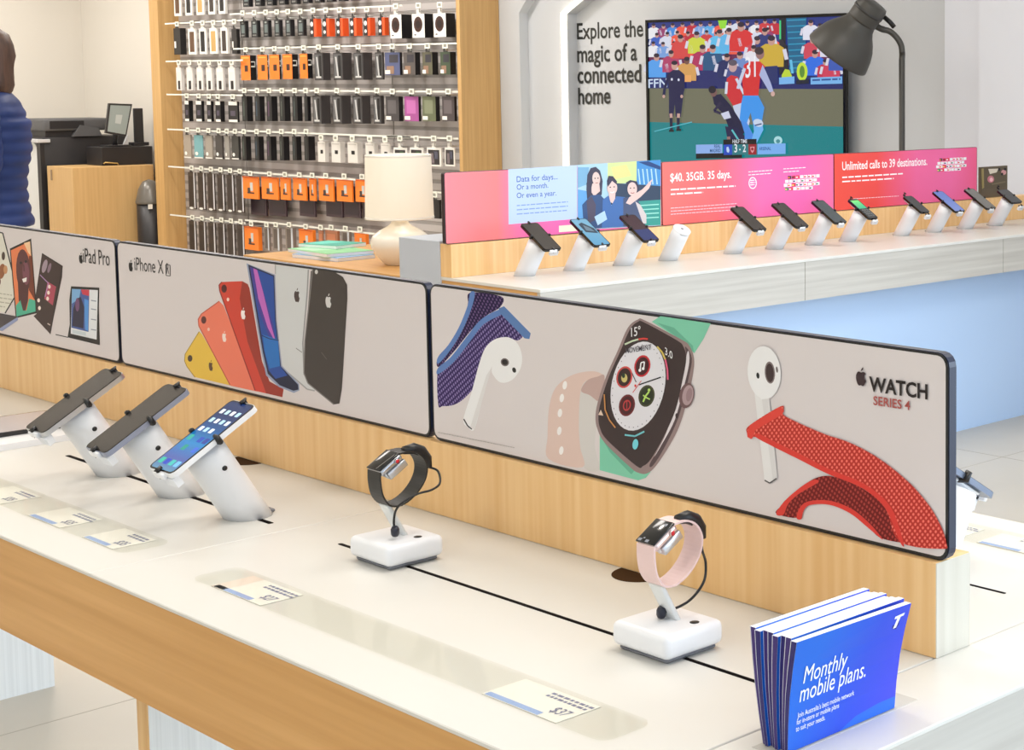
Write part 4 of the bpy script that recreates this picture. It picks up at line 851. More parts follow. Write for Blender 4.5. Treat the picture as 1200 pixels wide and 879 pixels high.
a.pg([(873,76),(880,72),(892,72),(898,78),(892,92),(890,112),(873,112),(871,96)], G(212,44,48)); a.pg([(895,76),(899,84),(905,98),(908,108),(903,108),(896,96),(891,88)], G(170,180,220)); a.ell(907,110,2.4,3,G(210,170,160)); a.line([(874,80),(869,94),(866,104)], 3.6, G(200,206,230)); a.ell(892,63,5,6.6,G(150,110,110)); a.ell(891,59.5,5.4,4.6,G(60,44,54))
a.text('31', (875,91), (887,89.5), G(240,240,246), .02, asp=1.5)
a.pg([(872,112),(890,112),(897,126),(894,144),(884,146),(881,132),(876,146),(868,140),(870,122)], G(60,150,236)); a.pg([(884,142),(894,140),(896,152),(888,168),(880,168),(885,154)], G(110,180,244)); a.pg([(869,140),(877,144),(884,158),(880,170),(874,168),(874,156)], G(70,140,230)); a.ell(890,144,6,4.4,G(200,214,236),20); a.line([(886,147),(894,145)], 1.4, G(40,50,110))
# score strip
def sq(x0_,y0_,x1_,y1_,mt): a.pg([(x0_,y0_),(x1_,y0_-.02*(x1_-x0_)),(x1_,y1_-.02*(x1_-x0_)),(x0_,y1_)], mt)
sq(817,169.5,848,180,G(140,176,236)); sq(817,180,871,186,G(8,10,20)); sq(889,168.6,922,181,G(120,176,240)); sq(849,163.5,888,170,G(10,10,18)); sq(849.5,169.5,859.5,181.5,G(24,70,190)); sq(859.5,169.3,878.5,181.5,G(40,120,128)); sq(878.5,169,888,181.3,G(150,30,44))
a.text('HALF TIME', (860,167.8), (877,167.5), G(220,226,236), .03, asp=1.2); a.text('3', (862,178.4), (865.4,178.3), G(236,240,244), .03, asp=1.1); a.ell(868.6,175.2,.8,.9,G(236,240,244)); a.text('2', (872,178), (875.6,177.9), G(236,240,244), .03, asp=1.1)
a.text('REAL', (838.5,173.2), (846,173), G(24,70,120), .03, asp=1.1); a.text('MADRID', (833.5,178.4), (846,178), G(24,70,120), .03, asp=1.1); a.text('ARSENAL', (891,176), (905,175.6), G(24,70,140), .03, asp=1.1)
a.pg([(853,172.4),(855,171.8),(856.4,176),(855.6,179),(853.4,178),(852.8,175)], G(190,214,246)); a.pg([(880.6,172),(886,171.8),(885,177),(883.2,179.4),(881.4,177)], G(226,150,160)); a.ell(883.2,174.6,1.6,1.8,G(150,30,44))
a.build('screen_picture', t)
# ================================================================== ACCESSORY WALL UNIT
UF, UP = 6.68, 6.86          # front edge of the side panels, face of the slotted back
t = thing('accessory_unit', 'oak framed wall unit hung with rows of phone accessories', 'display unit', (-11.8,6.85,0))
UL0, UL1 = onY(178,100,UF).x, onY(188,100,UF).x; UR0, UR1 = onY(536.5,100,UF).x, onY(540.5,100,UF).x
m = MB(); m.box(UL0,UL1,UF,YB-.003,0,3.0,OAKWALL); m.build('side_panel', t)
m = MB(); m.box(UR0,UR1,UF,YB-.003,0,3.0,OAKWALL); m.build('side_panel', t)
PEG = ramp_mat('slotted_grey_back', (126,120,116), (188,182,176), (.01,.01,24), .6, 0, .46, .52, 0, .3, 'wave'); 
b1, b2 = onY(288,150,UP).x, onY(462,150,UP).x
for x0, x1 in ((UL1,b1-.006),(b1,b2-.006),(b2,UR0)):
    m = MB(); m.box(x0,x1,UP,UP+.02,.1,3.0,mat('back_panel_grey',(150,145,142),.6)); 
    k = 0
    while .15+.075*k < 2.95: m.box(x0+.004,x1-.004,UP-.003,UP,.15+.075*k,.152+.075*k+.045,mat('back_slat_grey',(184,178,176),.55)); k += 1
    m.build('back_panel', t)
m = MB(); m.box(UL1,UR0,UF+.01,YB-.003,0,.1,OAKWALL); m.build('plinth', t)
RAIL = mat('rail_white',(236,236,226),.5); TAGM = mat('ticket_ivory',(240,240,228),.6); TAGD = mat('ticket_print',(150,150,138),.6); WIRE = mat('hook_chrome',(206,206,204),.3,.6)
YT, YF = 6.70, 6.735         # tickets at the hook tips, faces of the front packs
K = lambda *c: ink(c, .4)
ORN, BK, WH, CRM = K(250,130,40), K(26,24,26), K(238,236,230), K(226,220,206)
HOOKN = [0]; extra = MB()
def hook(px, py_tag, py_top):
    """steel hook with a ticket at its tip"""
    T_ = onY(px, py_tag, YT); zt_ = onY(px, py_top, YF).z + .012
    x = T_.x
    if HOOKN[0] < 100:
        h = MB(); h.tube([(x,UP-.003,zt_),(x,YT+.004,zt_)], .0032, WIRE, 5); h.tube([(x,YT+.004,zt_),(x,YT+.004,T_.z)], .0032, WIRE, 5); ho = h.build('hook', t)
        k = MB(); k.box(x-.030,x+.030,YT-.004,YT,T_.z-.020,T_.z+.018,TAGM); k.box(x-.017,x+.017,YT-.0046,YT-.004,T_.z-.010,T_.z+.009,TAGD); ORG[ho] = ORG[t]; k.build('price_ticket', ho)
    else:
        extra.box(x-.003,x+.003,YT+.001,UP-.003,zt_-.003,zt_+.003,WIRE); extra.box(x-.003,x+.003,YT+.001,YT+.007,min(zt_,T_.z),max(zt_,T_.z),WIRE); extra.box(x-.030,x+.030,YT-.004,YT,T_.z-.020,T_.z+.018,TAGM); extra.box(x-.017,x+.017,YT-.0046,YT-.004,T_.z-.010,T_.z+.009,TAGD)
    HOOKN[0] += 1
def rail(xa, ya, xb, yb):
    A, B = onY(xa,ya,YT), onY(xb,yb,YT); z = (A.z+B.z)/2; m = MB(); m.box(A.x,B.x,YT+.0075,YT+.0125,z-.006,z+.006,RAIL); m.build('price_rail', t)
def pack(a, b, c, yt, yb):
    """front face px a..b, flank px b..c"""
    P0, P1 = onY(a,yt,YF), onY(b,yb,YF); x0, x1 = P0.x, P1.x
    rb, rc = ray(b,yt), ray(c,yt); dy = YF*(rb.x/rb.y)/(rc.x/rc.y) - YF
    dy = max(.008, min(.105, dy)); zt_ = onY((a+b)/2,yt,YF).z; zb = onY((a+b)/2,yb,YF).z
    return x0, x1, YF, YF+dy, zb, zt_
def front(m, x0, x1, y, z0, z1, u0, u1, v0, v1, mt, k=1):
    m.poly([(x0+(x1-x0)*u0,y-.0009*k,z0+(z1-z0)*v0),(x0+(x1-x0)*u1,y-.0009*k,z0+(z1-z0)*v0),(x0+(x1-x0)*u1,y-.0009*k,z0+(z1-z0)*v1),(x0+(x1-x0)*u0,y-.0009*k,z0+(z1-z0)*v1)], mt)
def fell(m, x0, x1, y, z0, z1, cu, cv, ru, rv, mt, k=2):
    m.poly([(x0+(x1-x0)*(cu+ru*math.cos(q)),y-.0009*k,z0+(z1-z0)*(cv+rv*math.sin(q))) for q in [2*math.pi*j/14 for j in range(14)]], mt)
def flank(m, x1, y0, y1, z0, z1, u0, u1, v0, v1, mt):
    m.poly([(x1+.0009,y0+(y1-y0)*u0,z0+(z1-z0)*v0),(x1+.0009,y0+(y1-y0)*u1,z0+(z1-z0)*v0),(x1+.0009,y0+(y1-y0)*u1,z0+(z1-z0)*v1),(x1+.0009,y0+(y1-y0)*u0,z0+(z1-z0)*v1)], mt)
ORD = ['first','second','third','fourth','fifth','sixth','seventh','eighth','ninth','tenth']
def product(style, i, n, where, a, b, c, yt, yb, tagpx=None, tagpy=None):
    x0,x1,y0,y1,z0,z1 = pack(a,b,c,yt,yb); m = MB(); nm = 'accessory_pack'; B = lambda mt, bev=.002: m.box(x0,x1,y0,y1,z0,z1,mt,bev,1)
    f = lambda *q, k=1: front(m,x0,x1,y0,z0,z1,*q[:4],q[4],k)
    if style == 'window':
        B(WH); f(.2,.8,.1,.88,[K(96,66,44),BK,K(196,158,96),K(60,50,46),BK][i%5]); d = 'white framed window pack'
    elif style == 'darkcase': B(K(40,38,38)); f(.1,.35,.25,.5,WH); d = 'dark boxed case'
    elif style == 'whitecard':
        B(K(226,222,218)); f(.35,.75,.05,.42,BK); f(.1,.9,.8,.95,WH); d = 'white card device pack'
    elif style == 'bwcard':
        B(BK); f(.05,.95,.82,1,WH,k=1); f(.05,.95,0,.12,WH); f(.25,.75,.3,.55,K(84,76,92)); d = 'black and white carded cable'
    elif style == 'case':
        col = [(168,156,142),(120,172,178),(160,152,142),(72,68,66),(150,146,140),(60,60,58)][i%6]
        B(K(*col)); fell(m,x0,x1,y0,z0,z1,.3,.2,.18,.08,WH); f(0,1,0,.05,WH); d = ['beige','teal','stone grey','charcoal','silver grey','white framed'][i%6]+' boxed phone case'
    elif style == 'longdark':
        B(K(72,62,58)); f(.82,1,.03,1,K(206,206,210)); f(.15,.7,.1,.9,K(52,44,42)); fell(m,x0,x1,y0,z0,z1,.4,.03,.3,.03,WH); d = 'long dark cased pack'
    elif style == 'darkscreen':
        B(K(34,34,36)); f(.25,.85,.25,.75,K(104,116,116)); f(.3,.7,.82,.92,K(150,156,154)); f(.2,.8,.08,.16,K(120,120,118)); d = 'black pack with grey device'
    elif style == 'orangeslim':
        B(K(238,90,40)); f(0,.6,0,1,K(40,36,38)); fell(m,x0,x1,y0,z0,z1,.3,.7,.24,.14,WH); fell(m,x0,x1,y0,z0,z1,.3,.25,.18,.1,WH); d = 'black pack with orange flank'
        flank(m,x1,y0,y1,z0,z1,0,1,0,1,K(240,92,40))
    elif style == 'oval':
        B(BK); f(0,1,0,1,K(242,240,236)); fell(m,x0,x1,y0,z0,z1,.48,.56,.36,.33,K(66,40,34)); fell(m,x0,x1,y0,z0,z1,.48,.56,.2,.18,K(40,24,22),3); f(.15,.3,.1,.15,BK,k=2); d = 'white box with dark oval'
    elif style == 'orangeblack':
        B(BK); f(0,1,0,1,ORN); f(.4,.75,.35,.6,K(60,36,24),k=2); f(.1,.9,.88,.93,K(252,180,80),k=2)
        flank(m,x1,y0,y1,z0,z1,.1,.8,.52,.58,WH); flank(m,x1,y0,y1,z0,z1,.7,.82,.52,.76,WH); flank(m,x1,y0,y1,z0,z1,.1,.8,.72,.76,WH); d = 'orange and black box'
    elif style == 'blister':
        B(K(66,62,62)); f(.1,.9,.05,.95,K(96,96,98)); f(.55,.85,.1,.9,BK,k=2); m.poly([(x0+(x1-x0)*u,y0-.003,z0+(z1-z0)*v) for u,v in ((.25,.85),(.42,.85),(.62,.12),(.45,.12))], K(190,190,190)); f(.2,.8,.08,.14,K(206,206,204),k=3); d = 'clear blister pack'
    elif style == 'poster':
        col = [(84,92,130),(92,86,84),(98,96,78),(72,86,66)][i%4]; B(K(32,30,32)); f(0,1,0,1,K(*col)); f(.1,.6,.05,.4,K(150,120,100),k=2); f(0,.35,.05,.22,WH,k=3); f(.3,.9,.55,.9,K(60,58,66),k=2); d = ['blue and amber','brown grey','olive','green'][i%4]+' picture case box'
    elif style == 'posterb':
        col = [(70,66,68),(166,84,150),(104,110,84),(78,70,72)][i%4]; B(K(32,30,32)); f(0,1,0,1,K(*col)); f(.15,.8,.3,.85,K(*[min(255,v+28) for v in col]),k=2); f(0,.4,.05,.2,WH,k=3); d = ['smoke grey','purple floral','moss green','dark plum'][i%4]+' picture case box'
    elif style == 'blackbox':
        B(BK); f(.25,.6,.05,.95,K(58,62,60)); f(.3,.5,.2,.8,K(*[(84,96,88),(60,78,96),(96,64,96),(92,98,90),(70,82,84),(60,60,60)][i%6]),k=2); d = 'slim black box'
    elif style == 'whitebox':
        B(K(226,222,216)); f(.4,.75,.42,.6,BK); f(.1,.9,.88,.94,K(200,196,190)); d = 'white boxed accessory'
    elif style == 'photo':
        B(WH); f(.1,.9,.1,.88,K(56,52,54)); f(.25,.55,.15,.7,K(120,108,112),k=2); f(.5,.8,.4,.8,K(70,96,70) if i < 2 else K(84,84,100),k=2); d = 'white framed photo box'
    elif style == 'orangebox':
        B(K(252,134,44)); f(.32,.5,.3,.5,K(70,56,52)); f(.48,.66,.36,.74,K(206,206,204)); f(.3,.75,.24,.3,K(60,50,48),k=2); f(.0,1,.94,1,K(222,96,30),k=2); d = 'bright orange box'
        hz = (z1-z0)*.45
    elif style == 'clearcase': B(K(140,130,122)); f(.2,.8,.1,.95,K(96,86,80)); f(.75,.98,.02,1,K(206,210,216),k=2); d = 'grey case'
    elif style == 'amber': B(K(176,116,84)); f(.15,.85,.15,.85,K(206,130,92)); d = 'amber tinted pack'
    # hanging tab with the hook through it
    zc_ = z1; xm = (x0+x1)/2; w_ = min(.05,(x1-x0)*.45); m.box(xm-w_/2,xm+w_/2,y0+.001,y0+.004,z1,z1+.03,K(230,228,222) if style in ('window','whitecard','oval','photo','whitebox') else K(60,58,58))
    lab = '%s, %s %s' % (d, 'alone' if n == 1 else ORD[i]+' from left', where+', accessory wall')
    tag(m.build(nm), lab, 'accessory', 'packs hanging on the accessory wall')
    hook((a+b)/2, tagpy if tagpy is not None else yt-6, yt)
def row(style, where, items, yt, yb, tagpy, slope=0.0, xref=None):
    n = len(items); xr = items[0][0]
    for i, it in enumerate(items):
        a, b, c = it[:3]; d = slope*(a-xr); product(style, i, n, where, a, b, c, yt+d, yb+d, None, tagpy+d)
# left bay
row('window','in topmost row, left bay', [(203,212,214),(216,225,227),(229,239,241),(243,252,254),(255,264,267)], -14, 19, -18, -.05)
rail(192,27.5,283,24)
product('darkcase',0,1,'right end of second row, left bay',271,278,282,34,63,None,25); product('darkcase',0,1,'left end of second row, left bay',203,212,219,33,64,None,28); row('window','in second row, left bay', [(220,230,232),(233,242,244),(245,255,257),(258,267,270)], 33.5, 64, 27, -.03)
rail(193,72.5,283,70)
row('whitecard','in third row, left bay', [(206,213,217),(218,226,229),(230,238,240),(241,249,252),(253,262,265),(267,276,281)], 79, 106, 73, -.0)
rail(194,110.5,283,112)
row('bwcard','in fourth row, left bay', [(216,222,227),(229,237,240),(242,248,251),(252,259,264),(267,279,281)], 118, 142, 112, .02)
rail(195,151.5,283,155)
row('case','in fifth row, left bay', [(215,224,226),(227,238,239),(240,249,251),(252,261,263),(263,269,271),(271,280,283)], 158, 185, 152, .03)
rail(196,195.5,285,201)
row('longdark','in sixth row, left bay', [(220+11.3*k,229.5+11.3*k,231+11.3*k) for k in range(6)], 202, 245, 196.5, .07)
rail(198,253,286,260)
row('longdark','in bottom row, left bay', [(221+11.3*k,230.5+11.3*k,232+11.3*k) for k in range(6)], 259, 301, 254.5, .09)
# middle bay
row('darkscreen','in topmost row, middle bay', [(284+14*k,292+14*k,297+14*k) for k in range(11)][:10], -16, 8, -20, -.06)
rail(268,16,470,7)
row('darkscreen','in second row, middle bay', [(281,288,292),(294,302,306),(308,315,319),(321,328,332),(334,341,346),(348,356,360)], 24.5, 44, 15, -.03)
row('orangeslim','in the second row, middle bay', [(363,371,377),(378,386,393),(394,402,409),(410,418,425),(426,434,440),(443,451,456)], 22, 43, 12, -.02)
rail(272,58,536,50)
row('orangeblack','in third row, middle bay', [(282,294,301),(301.5,314,315),(315.5,328,330),(331,343,350),(351,361,367)], 65, 94, 58, -.03)
row('blister','in third row, middle bay', [(368,379,388),(390,402,413),(414,426,437),(439,449,451)], 62, 94, 55, -.01)
rail(278,107,536,106)
row('blackbox','in fourth row, middle bay', [(283,290,297),(298,305,311),(312,319,326),(327,334,341),(342,349,355),(356,361,365)], 113, 142, 106, 0)
row('blister','in fourth row, middle bay', [(366,377,388),(389,401,412),(413,425,435),(437,447,451)], 112, 145, 106, 0)
rail(282,154,480,160)
row('blackbox','in fifth row, middle bay', [(283,289,295),(298,304,310),(312,318,325),(327,333,340),(342,348,354),(356,362,370)], 160, 188, 154, .0)
row('whitebox','in fifth row, middle bay', [(372,381,386),(388,399,405),(407,419,426),(428,439,444),(446,457,459)], 166, 190, 161, .03)
rail(285,204,415,208)
row('orangebox','in sixth row, middle bay', [(284,303,305),(306,326,328),(328,340,342),(343,359,361),(362,370,372),(373,391,393),(394,413,415),(416,433,436)], 207, 233, 203, .03)
rail(286,262,440,270)
for st, nmz, its in (('orangebox','at bottom left, middle bay',[(286,303,308)]),('clearcase','in bottom row, middle bay',[(309,316,318),(319,328,331),(334,344,348)]),('orangebox','at bottom centre, middle bay',[(350,367,371)]),('amber','in bottom row, middle bay',[(373,379,380),(381,396,399)]),('clearcase','beside the lamp, bottom row',[(400,410,413)]),('orangebox','by the lamp in the bottom row',[(415,429,433)])):
    row(st, nmz, its, 266+(its[0][0]-286)*.05, 293+(its[0][0]-286)*.03, 262+(its[0][0]-286)*.05)
# dark cases hanging behind the orange boxes
for k, (a, b) in enumerate(((285,304),(306,327),(342,361),(373,393),(394,414),(416,434))):
    x0,x1,_,_,z0,z1 = pack(a,b,b+1,228,253+k*.6); m = MB(); m.box(x0,x1,YF+.06,YF+.075,z0,z1+.06,K(74,58,66),.002,1); m.box(x0+.02,x1-.02,YF+.0585,YF+.06,z0+.02,z1,K(56,44,54))
    tag(m.build('accessory_pack'), 'dark plum case below the orange boxes, %s from left' % ORD[k], 'accessory', 'packs hanging on the accessory wall')
# right bay
row('oval','in second row, right bay', [(457,471,483),(483,498,508),(508,523,534)], 17, 45, 7, -.03)
row('poster','in third row, right bay', [(451,469,472),(473,487,493),(495,507,514),(516,528,535)], 61.5, 88, 54, -.01)
row('posterb','in fourth row, right bay', [(452,468,473),(474,491,494),(495,511,516),(518,533,536)], 113, 142, 107, 0)
rail(452,160,536,162)
row('photo','in fifth row, right bay', [(461,477,478),(480,496,498),(500,517,519),(521,533,534)], 173, 195, 162, .0)
rail(500,226,536,226)
row('darkcase','beside the lamp shade, right bay', [(504,515,518),(521,533,536)], 234, 256, 228, .0)
m = extra
if len(m.bm.verts):
    e = m.build('hooks', t); e['kind'] = 'stuff'

# ================================================================== COPIER CORNER
WDR = wood('cabinet_oak_veneer','Z',(206,166,110),(216,178,122),.45)
CX1 = -14.6; cy0, cy1 = CX1*ray(84,200).y/ray(84,200).x, CX1*ray(180,200).y/ray(180,200).x; cym = CX1*ray(84,200).y/ray(84,200).x
zt_ = onX(100,196,CX1).z
t = thing('storage_cabinet', 'plain oak veneered cabinet standing before the black copier', 'cabinet', (CX1-.25,(cy0+cy1)/2,0))
m = MB(); m.box(CX1-.49,CX1,cy0,cy1,0,zt_,WDR,.003,1); m.build('cabinet_body', t)
m = MB(); m.box(CX1,CX1+.018,cy0+.002,cy1-.02,.05,zt_-.003,WDR); m.build('door', t)
m = MB(); m.box(CX1-.40,CX1-.385,cy0-.01,cy0,zt_-.12,zt_-.03,mat('hinge_grey',(150,130,104),.4)); m.build('hinge', t)
# copier
KX = -15.2
f_ = lambda px: KX*ray(px,200).y/ray(px,200).x
t = thing('office_copier', 'large black and white office copier behind the oak cabinet', 'copier', (KX-.3,f_(90),0))
CBK = mat('copier_black',(40,38,40),.45); CWH = mat('copier_white',(226,228,228),.45); CGR = mat('copier_grey',(92,92,94),.5)
zb1 = onX(48,170,KX).z; zlid = onX(80,160,KX).z; ztop = onX(80,139,KX).z
ky0, ky1 = f_(52), f_(150)
m = MB(); m.box(KX-.43,KX,ky0,ky1,0,zlid,CBK,.01,2); m.build('copier_body', t)
kw = f_(27)
m = MB(); m.prism([(KX-.45,ky0-.03,0),(KX-.05,ky0-.03,0),(KX-.05,ky0-.03,zb1-.03),(KX-.12,ky0-.03,zb1+.02),(KX-.45,ky0-.03,zb1+.03)], (0,.03,0), CWH); m.build('side_cover', t)
m = MB(); m.box(KX-.05,KX+.02,ky0-.035,ky0,0,zb1+.02,CBK); m.build('side_edge', t)
m = MB(); m.box(KX-.42,KX+.01,ky0+.01,f_(132),zlid+.05,ztop,CGR,.015,2); m.box(KX+.008,KX+.016,f_(60),f_(100),zlid+.07,ztop-.02,CBK); m.build('scanner_lid', t)
m = MB(); m.box(KX-.4,KX-.02,ky0+.03,f_(120),zlid,zlid+.05,CBK); m.build('scanner_bed', t)
m = MB(); m.box(KX-.30,KX+.03,ky0-.06,ky0+.05,zb1+.02,zb1+.05,mat('copier_pad',(206,206,208),.4),.004,1,None); m.build('control_pad', t)
m = MB(); m.prism([(KX+.03,f_(86),zlid+.0),(KX+.03,f_(120),zlid+.0),(KX+.03,f_(116),zlid+.07),(KX+.03,f_(95),zlid+.10)], (-.12,0,0), CGR); m.build('feeder_tray', t)
# cash drawer, terminal and bin
q = CX1-.12; g_ = lambda px, x=q: x*ray(px,180).y/ray(px,180).x
t = thing('cash_drawer', 'black cash drawer on the right end of the oak cabinet', 'drawer', (q-.15,g_(150),zt_))
m = MB(); m.box(q-.3,q,g_(119),g_(179),zt_,onX(150,172,q).z,CBK,.004,1); m.build('drawer_body', t)
m = MB(); a1, a2 = onX(122,192,q+.012), onX(139,193,q+.012); m.tube([(q+.004,a1.y,a1.z),(q+.014,a1.y+.01,a1.z+.012),(q+.014,a2.y-.01,a2.z+.012),(q+.004,a2.y,a2.z)], .006, mat('brass_handle',(206,176,110),.35,.5), 8); m.build('handle', t)
zd = onX(150,172,q).z
t = thing('touch_terminal', 'tilted grey touch screen terminal on the black cash drawer', 'monitor', (q-.1,g_(143),zd))
p = [onX(128,121,q-.06), onX(155,122,q-.06), onX(148,160,q-.0), onX(124,156,q-.0)]
ins = lambda k: [sum(p, Vector())/4*(k)+v*(1-k) for v in p]
m = MB(); m.prism(p, (-.03,0,0), CBK); m.build('monitor_frame', t)
m = MB(); m.poly([v+Vector((.002,0,0)) for v in ins(.12)], mat('terminal_screen',(150,160,158),.3)); i2 = [v+Vector((.003,0,0)) for v in ins(.72)]; m.poly(i2, mat('terminal_box',(186,192,190),.3)); m.build('screen', t)
c_ = sum(p, Vector())/4
m = MB(); m.tube([c_+Vector((-.03,0,-.02)), (q-.16,c_.y+.02,zd+.05), (q-.16,c_.y+.02,zd+.01)], .022, CBK, 8); m.box(q-.25,q-.06,c_.y-.08,c_.y+.12,zd,zd+.014,CBK,.004,1); m.build('monitor_stand', t)
t = thing('customer_display', 'black upright back of a second screen right of the grey terminal', 'monitor', (q-.2,g_(162),zd))
a1, a2 = onX(157,127,q-.2), onX(167.5,128,q-.2); m = MB(); m.box(q-.23,q-.2,a1.y,a2.y,zd+.03,a1.z,CBK,.004,1); m.build('monitor_back', t)
m = MB(); m.box(q-.27,q-.17,a1.y-.03,a2.y+.03,zd,zd+.03,CBK,.004,1); m.build('monitor_foot', t)
m = MB(); m.prism([(q-.14,g_(153),zd),(q-.14,g_(159.5),zd),(q-.14,g_(159),zd+.10)], (-.02,0,0), WHITEPL); tag(m.build('card_holder'), 'small white card holder between the grey terminal and the black screen', 'card holder')
bx = -14.40; bc = onX(176,250,bx); 
t = thing('waste_bin', 'black bin with grey domed lid beside the oak cabinet', 'bin', (bx,bc.y,0))
rB = .105
zb0, zl = onX(172,236,bx).z, onX(176,210,bx).z
m = MB(); m.lathe([(rB*.85,0),(rB,.02),(rB,zb0-.02)], CBK, (bx,bc.y,0), 24); m.build('bin_body', t)
m = MB(); m.lathe([(rB*1.06,zb0-.02),(rB*1.08,zb0),(rB*1.0,zb0+.03),(rB*.85,zb0+(zl-zb0)*.55),(rB*.5,zb0+(zl-zb0)*.9),(.002,zl)], mat('bin_lid_grey',(110,106,100),.3,.2), (bx,bc.y,0), 24); m.build('bin_lid', t)
m = MB(); m.box(bx+rB-.01,bx+rB+.008,bc.y-.06,bc.y-.03,zb0-.06,zb0-.02,WH); m.build('bin_label', t)

# ================================================================== PERSON at the left edge
def skin_mesh(name, V, E, RAD, m, parent, sub=2, org=None):
    """one continuous skinned surface grown round a skeleton"""
    me = bpy.data.meshes.new(name); bm = bmesh.new(); sl = bm.verts.layers.skin.verify(); vs = [bm.verts.new(v) for v in V]
    for a, b in E: bm.edges.new((vs[a], vs[b]))
    for v, r in zip(vs, RAD): v[sl].radius = (r, r) if not isinstance(r, tuple) else r
    vs[0][sl].use_root = True
    bm.to_mesh(me); bm.free(); o = bpy.data.objects.new(name, me); COL.objects.link(o)
    o.modifiers.new('skin','SKIN').use_smooth_shade = True
    su = o.modifiers.new('sub','SUBSURF'); su.levels = sub; su.render_levels = sub
    bpy.context.view_layer.update(); dg = bpy.context.evaluated_depsgraph_get()
    nm = bpy.data.meshes.new_from_object(o.evaluated_get(dg)); bpy.data.objects.remove(o); bpy.data.meshes.remove(me)
    nm.materials.clear(); nm.materials.append(m); nm.name = name
    for p_ in nm.polygons: p_.use_smooth = True
    ob = bpy.data.objects.new(name, nm); COL.objects.link(ob)
    if parent is not None: ob.parent = parent
    ORG[ob] = ORG.get(parent, Vector()); return ob
SKN = mat('skin',(222,178,152),.55); HR = ramp_mat('brown_hair',(58,38,30),(92,62,46),(60,60,3),.5,3,.3,.7,.3)
JKT = ramp_mat('blue_quilted_jacket',(27,45,94),(40,60,118),(3,3,9),.55,2,.3,.7,.25,.3); JEAN = mat('dark_jeans',(38,44,66),.8); SHOE = mat('black_shoe',(28,26,28),.5)
pp = onD(-5,300,9.0); ROTP = math.radians(146)
pt = thing('person', 'person in a blue quilted jacket with long brown hair at the left edge', 'person', (0,0,0))
# skeleton: local x = right hand side, y = forward
V = [(0,0,.96),(0,0,1.10),(0,.0,1.28),(0,-.01,1.45),(0,-.005,1.53),(0,.015,1.60),(0,.025,1.70),(0,.015,1.765),
     (.10,0,.90),(.115,.015,.50),(.12,-.02,.09),(.125,.13,.035), (-.10,0,.90),(-.115,.03,.50),(-.12,0,.09),(-.125,.15,.035),
     (.17,-.01,1.43),(.225,-.03,1.15),(.235,.06,.93),(.235,.09,.86), (-.17,-.01,1.43),(-.225,-.03,1.15),(-.235,.06,.93),(-.235,.09,.86)]
E_ = [(0,1),(1,2),(2,3),(3,4),(4,5),(5,6),(6,7),(0,8),(8,9),(9,10),(10,11),(0,12),(12,13),(13,14),(14,15),(3,16),(16,17),(17,18),(18,19),(3,20),(20,21),(21,22),(22,23)]
RA = [(.15,.11),(.13,.10),(.15,.11),(.12,.09),.05,.055,(.078,.095),.062,.085,.055,.04,.036,.085,.055,.04,.036,.06,.045,.034,.026,.06,.045,.034,.026]
for s_, h in ((1,19),(-1,23)):
    base = V[h]; 
    for j, (dx, dy, ln) in enumerate(((-.018,.024,.07),(-.008,.032,.08),(.004,.034,.085),(.014,.03,.075))):
        k = len(V); V += [(base[0]+s_*dx*.8,base[1]+dy*.6,base[2]-.045),(base[0]+s_*dx*1.1,base[1]+dy*.9,base[2]-.045-ln*.5),(base[0]+s_*dx*1.0,base[1]+dy*1.5,base[2]-.045-ln)]
        E_ += [(h,k),(k,k+1),(k+1,k+2)]; RA += [.012,.009,.007]
    k = len(V); V += [(base[0]-s_*.02,base[1]+.045,base[2]-.02),(base[0]-s_*.028,base[1]+.068,base[2]-.055)]; E_ += [(h,k),(k,k+1)]; RA += [.012,.008]
skin_mesh('body', V, E_, RA, SKN, pt, 2)
# puffer jacket: torso plus sleeves with quilted rolls
m = MB(); rings = []; NJ = 40
for k in range(57):
    z = .80+.0125*k; f = (z-.80)/.70; roll = .010*abs(math.sin(math.pi*(z-.80)/.062))
    rx = .222-.028*math.sin(math.pi*min(1,f/.62))+.004; ry = .172-.030*math.sin(math.pi*min(1,f/.55)); oy = -.012
    if f > .80: g = (f-.80)/.20; sh = math.sqrt(max(0,1-g*g*.86)); rx = .226*sh+.012*g; ry = .150*(1-.42*g*g); roll *= 1-g
    rings.append([((rx+roll)*math.copysign(abs(math.cos(q))**.8,math.cos(q)), oy+(ry+roll)*math.copysign(abs(math.sin(q))**.9,math.sin(q)), z) for q in [2*math.pi*j/NJ for j in range(NJ)]])
for z, r_ in ((1.512,.082),(1.54,.076),(1.556,.072),(1.55,.064)): rings.append([(r_*1.05*math.cos(q), -.006+r_*math.sin(q), z) for q in [2*math.pi*j/NJ for j in range(NJ)]])
m.loft(rings, JKT)
for s_ in (1,-1):
    L = [Vector((s_*.165,-.014,1.425)),Vector((s_*.232,-.030,1.32)),Vector((s_*.258,-.045,1.15)),Vector((s_*.268,.0,1.03)),Vector((s_*.268,.06,.93))]; P_ = smooth_pts(L, 14); nP = len(P_)
    m.tube(P_, [(.076-.022*k/nP)*(1+.10*abs(math.sin(math.pi*k/6.5))) for k in range(nP)], JKT, 20)
m.build('jacket', pt)
m = MB(); m.loft([[(rx*math.cos(q), ry*math.sin(q), z) for q in [2*math.pi*j/28 for j in range(28)]] for z, rx, ry in ((.80,.17,.12),(.86,.185,.135),(.95,.175,.13),(1.0,.16,.12))], JEAN)
for s_, yo in ((1,0),(-1,.02)): m.tube(smooth_pts([(s_*.085,0,.88),(s_*.10,.006,.70),(s_*.115,.012+yo,.48),(s_*.12,-.008+yo,.26),(s_*.12,-.018+yo,.08)],6), [.098-.0014*k for k in range(25)], JEAN, 18)
m.build('trousers', pt)
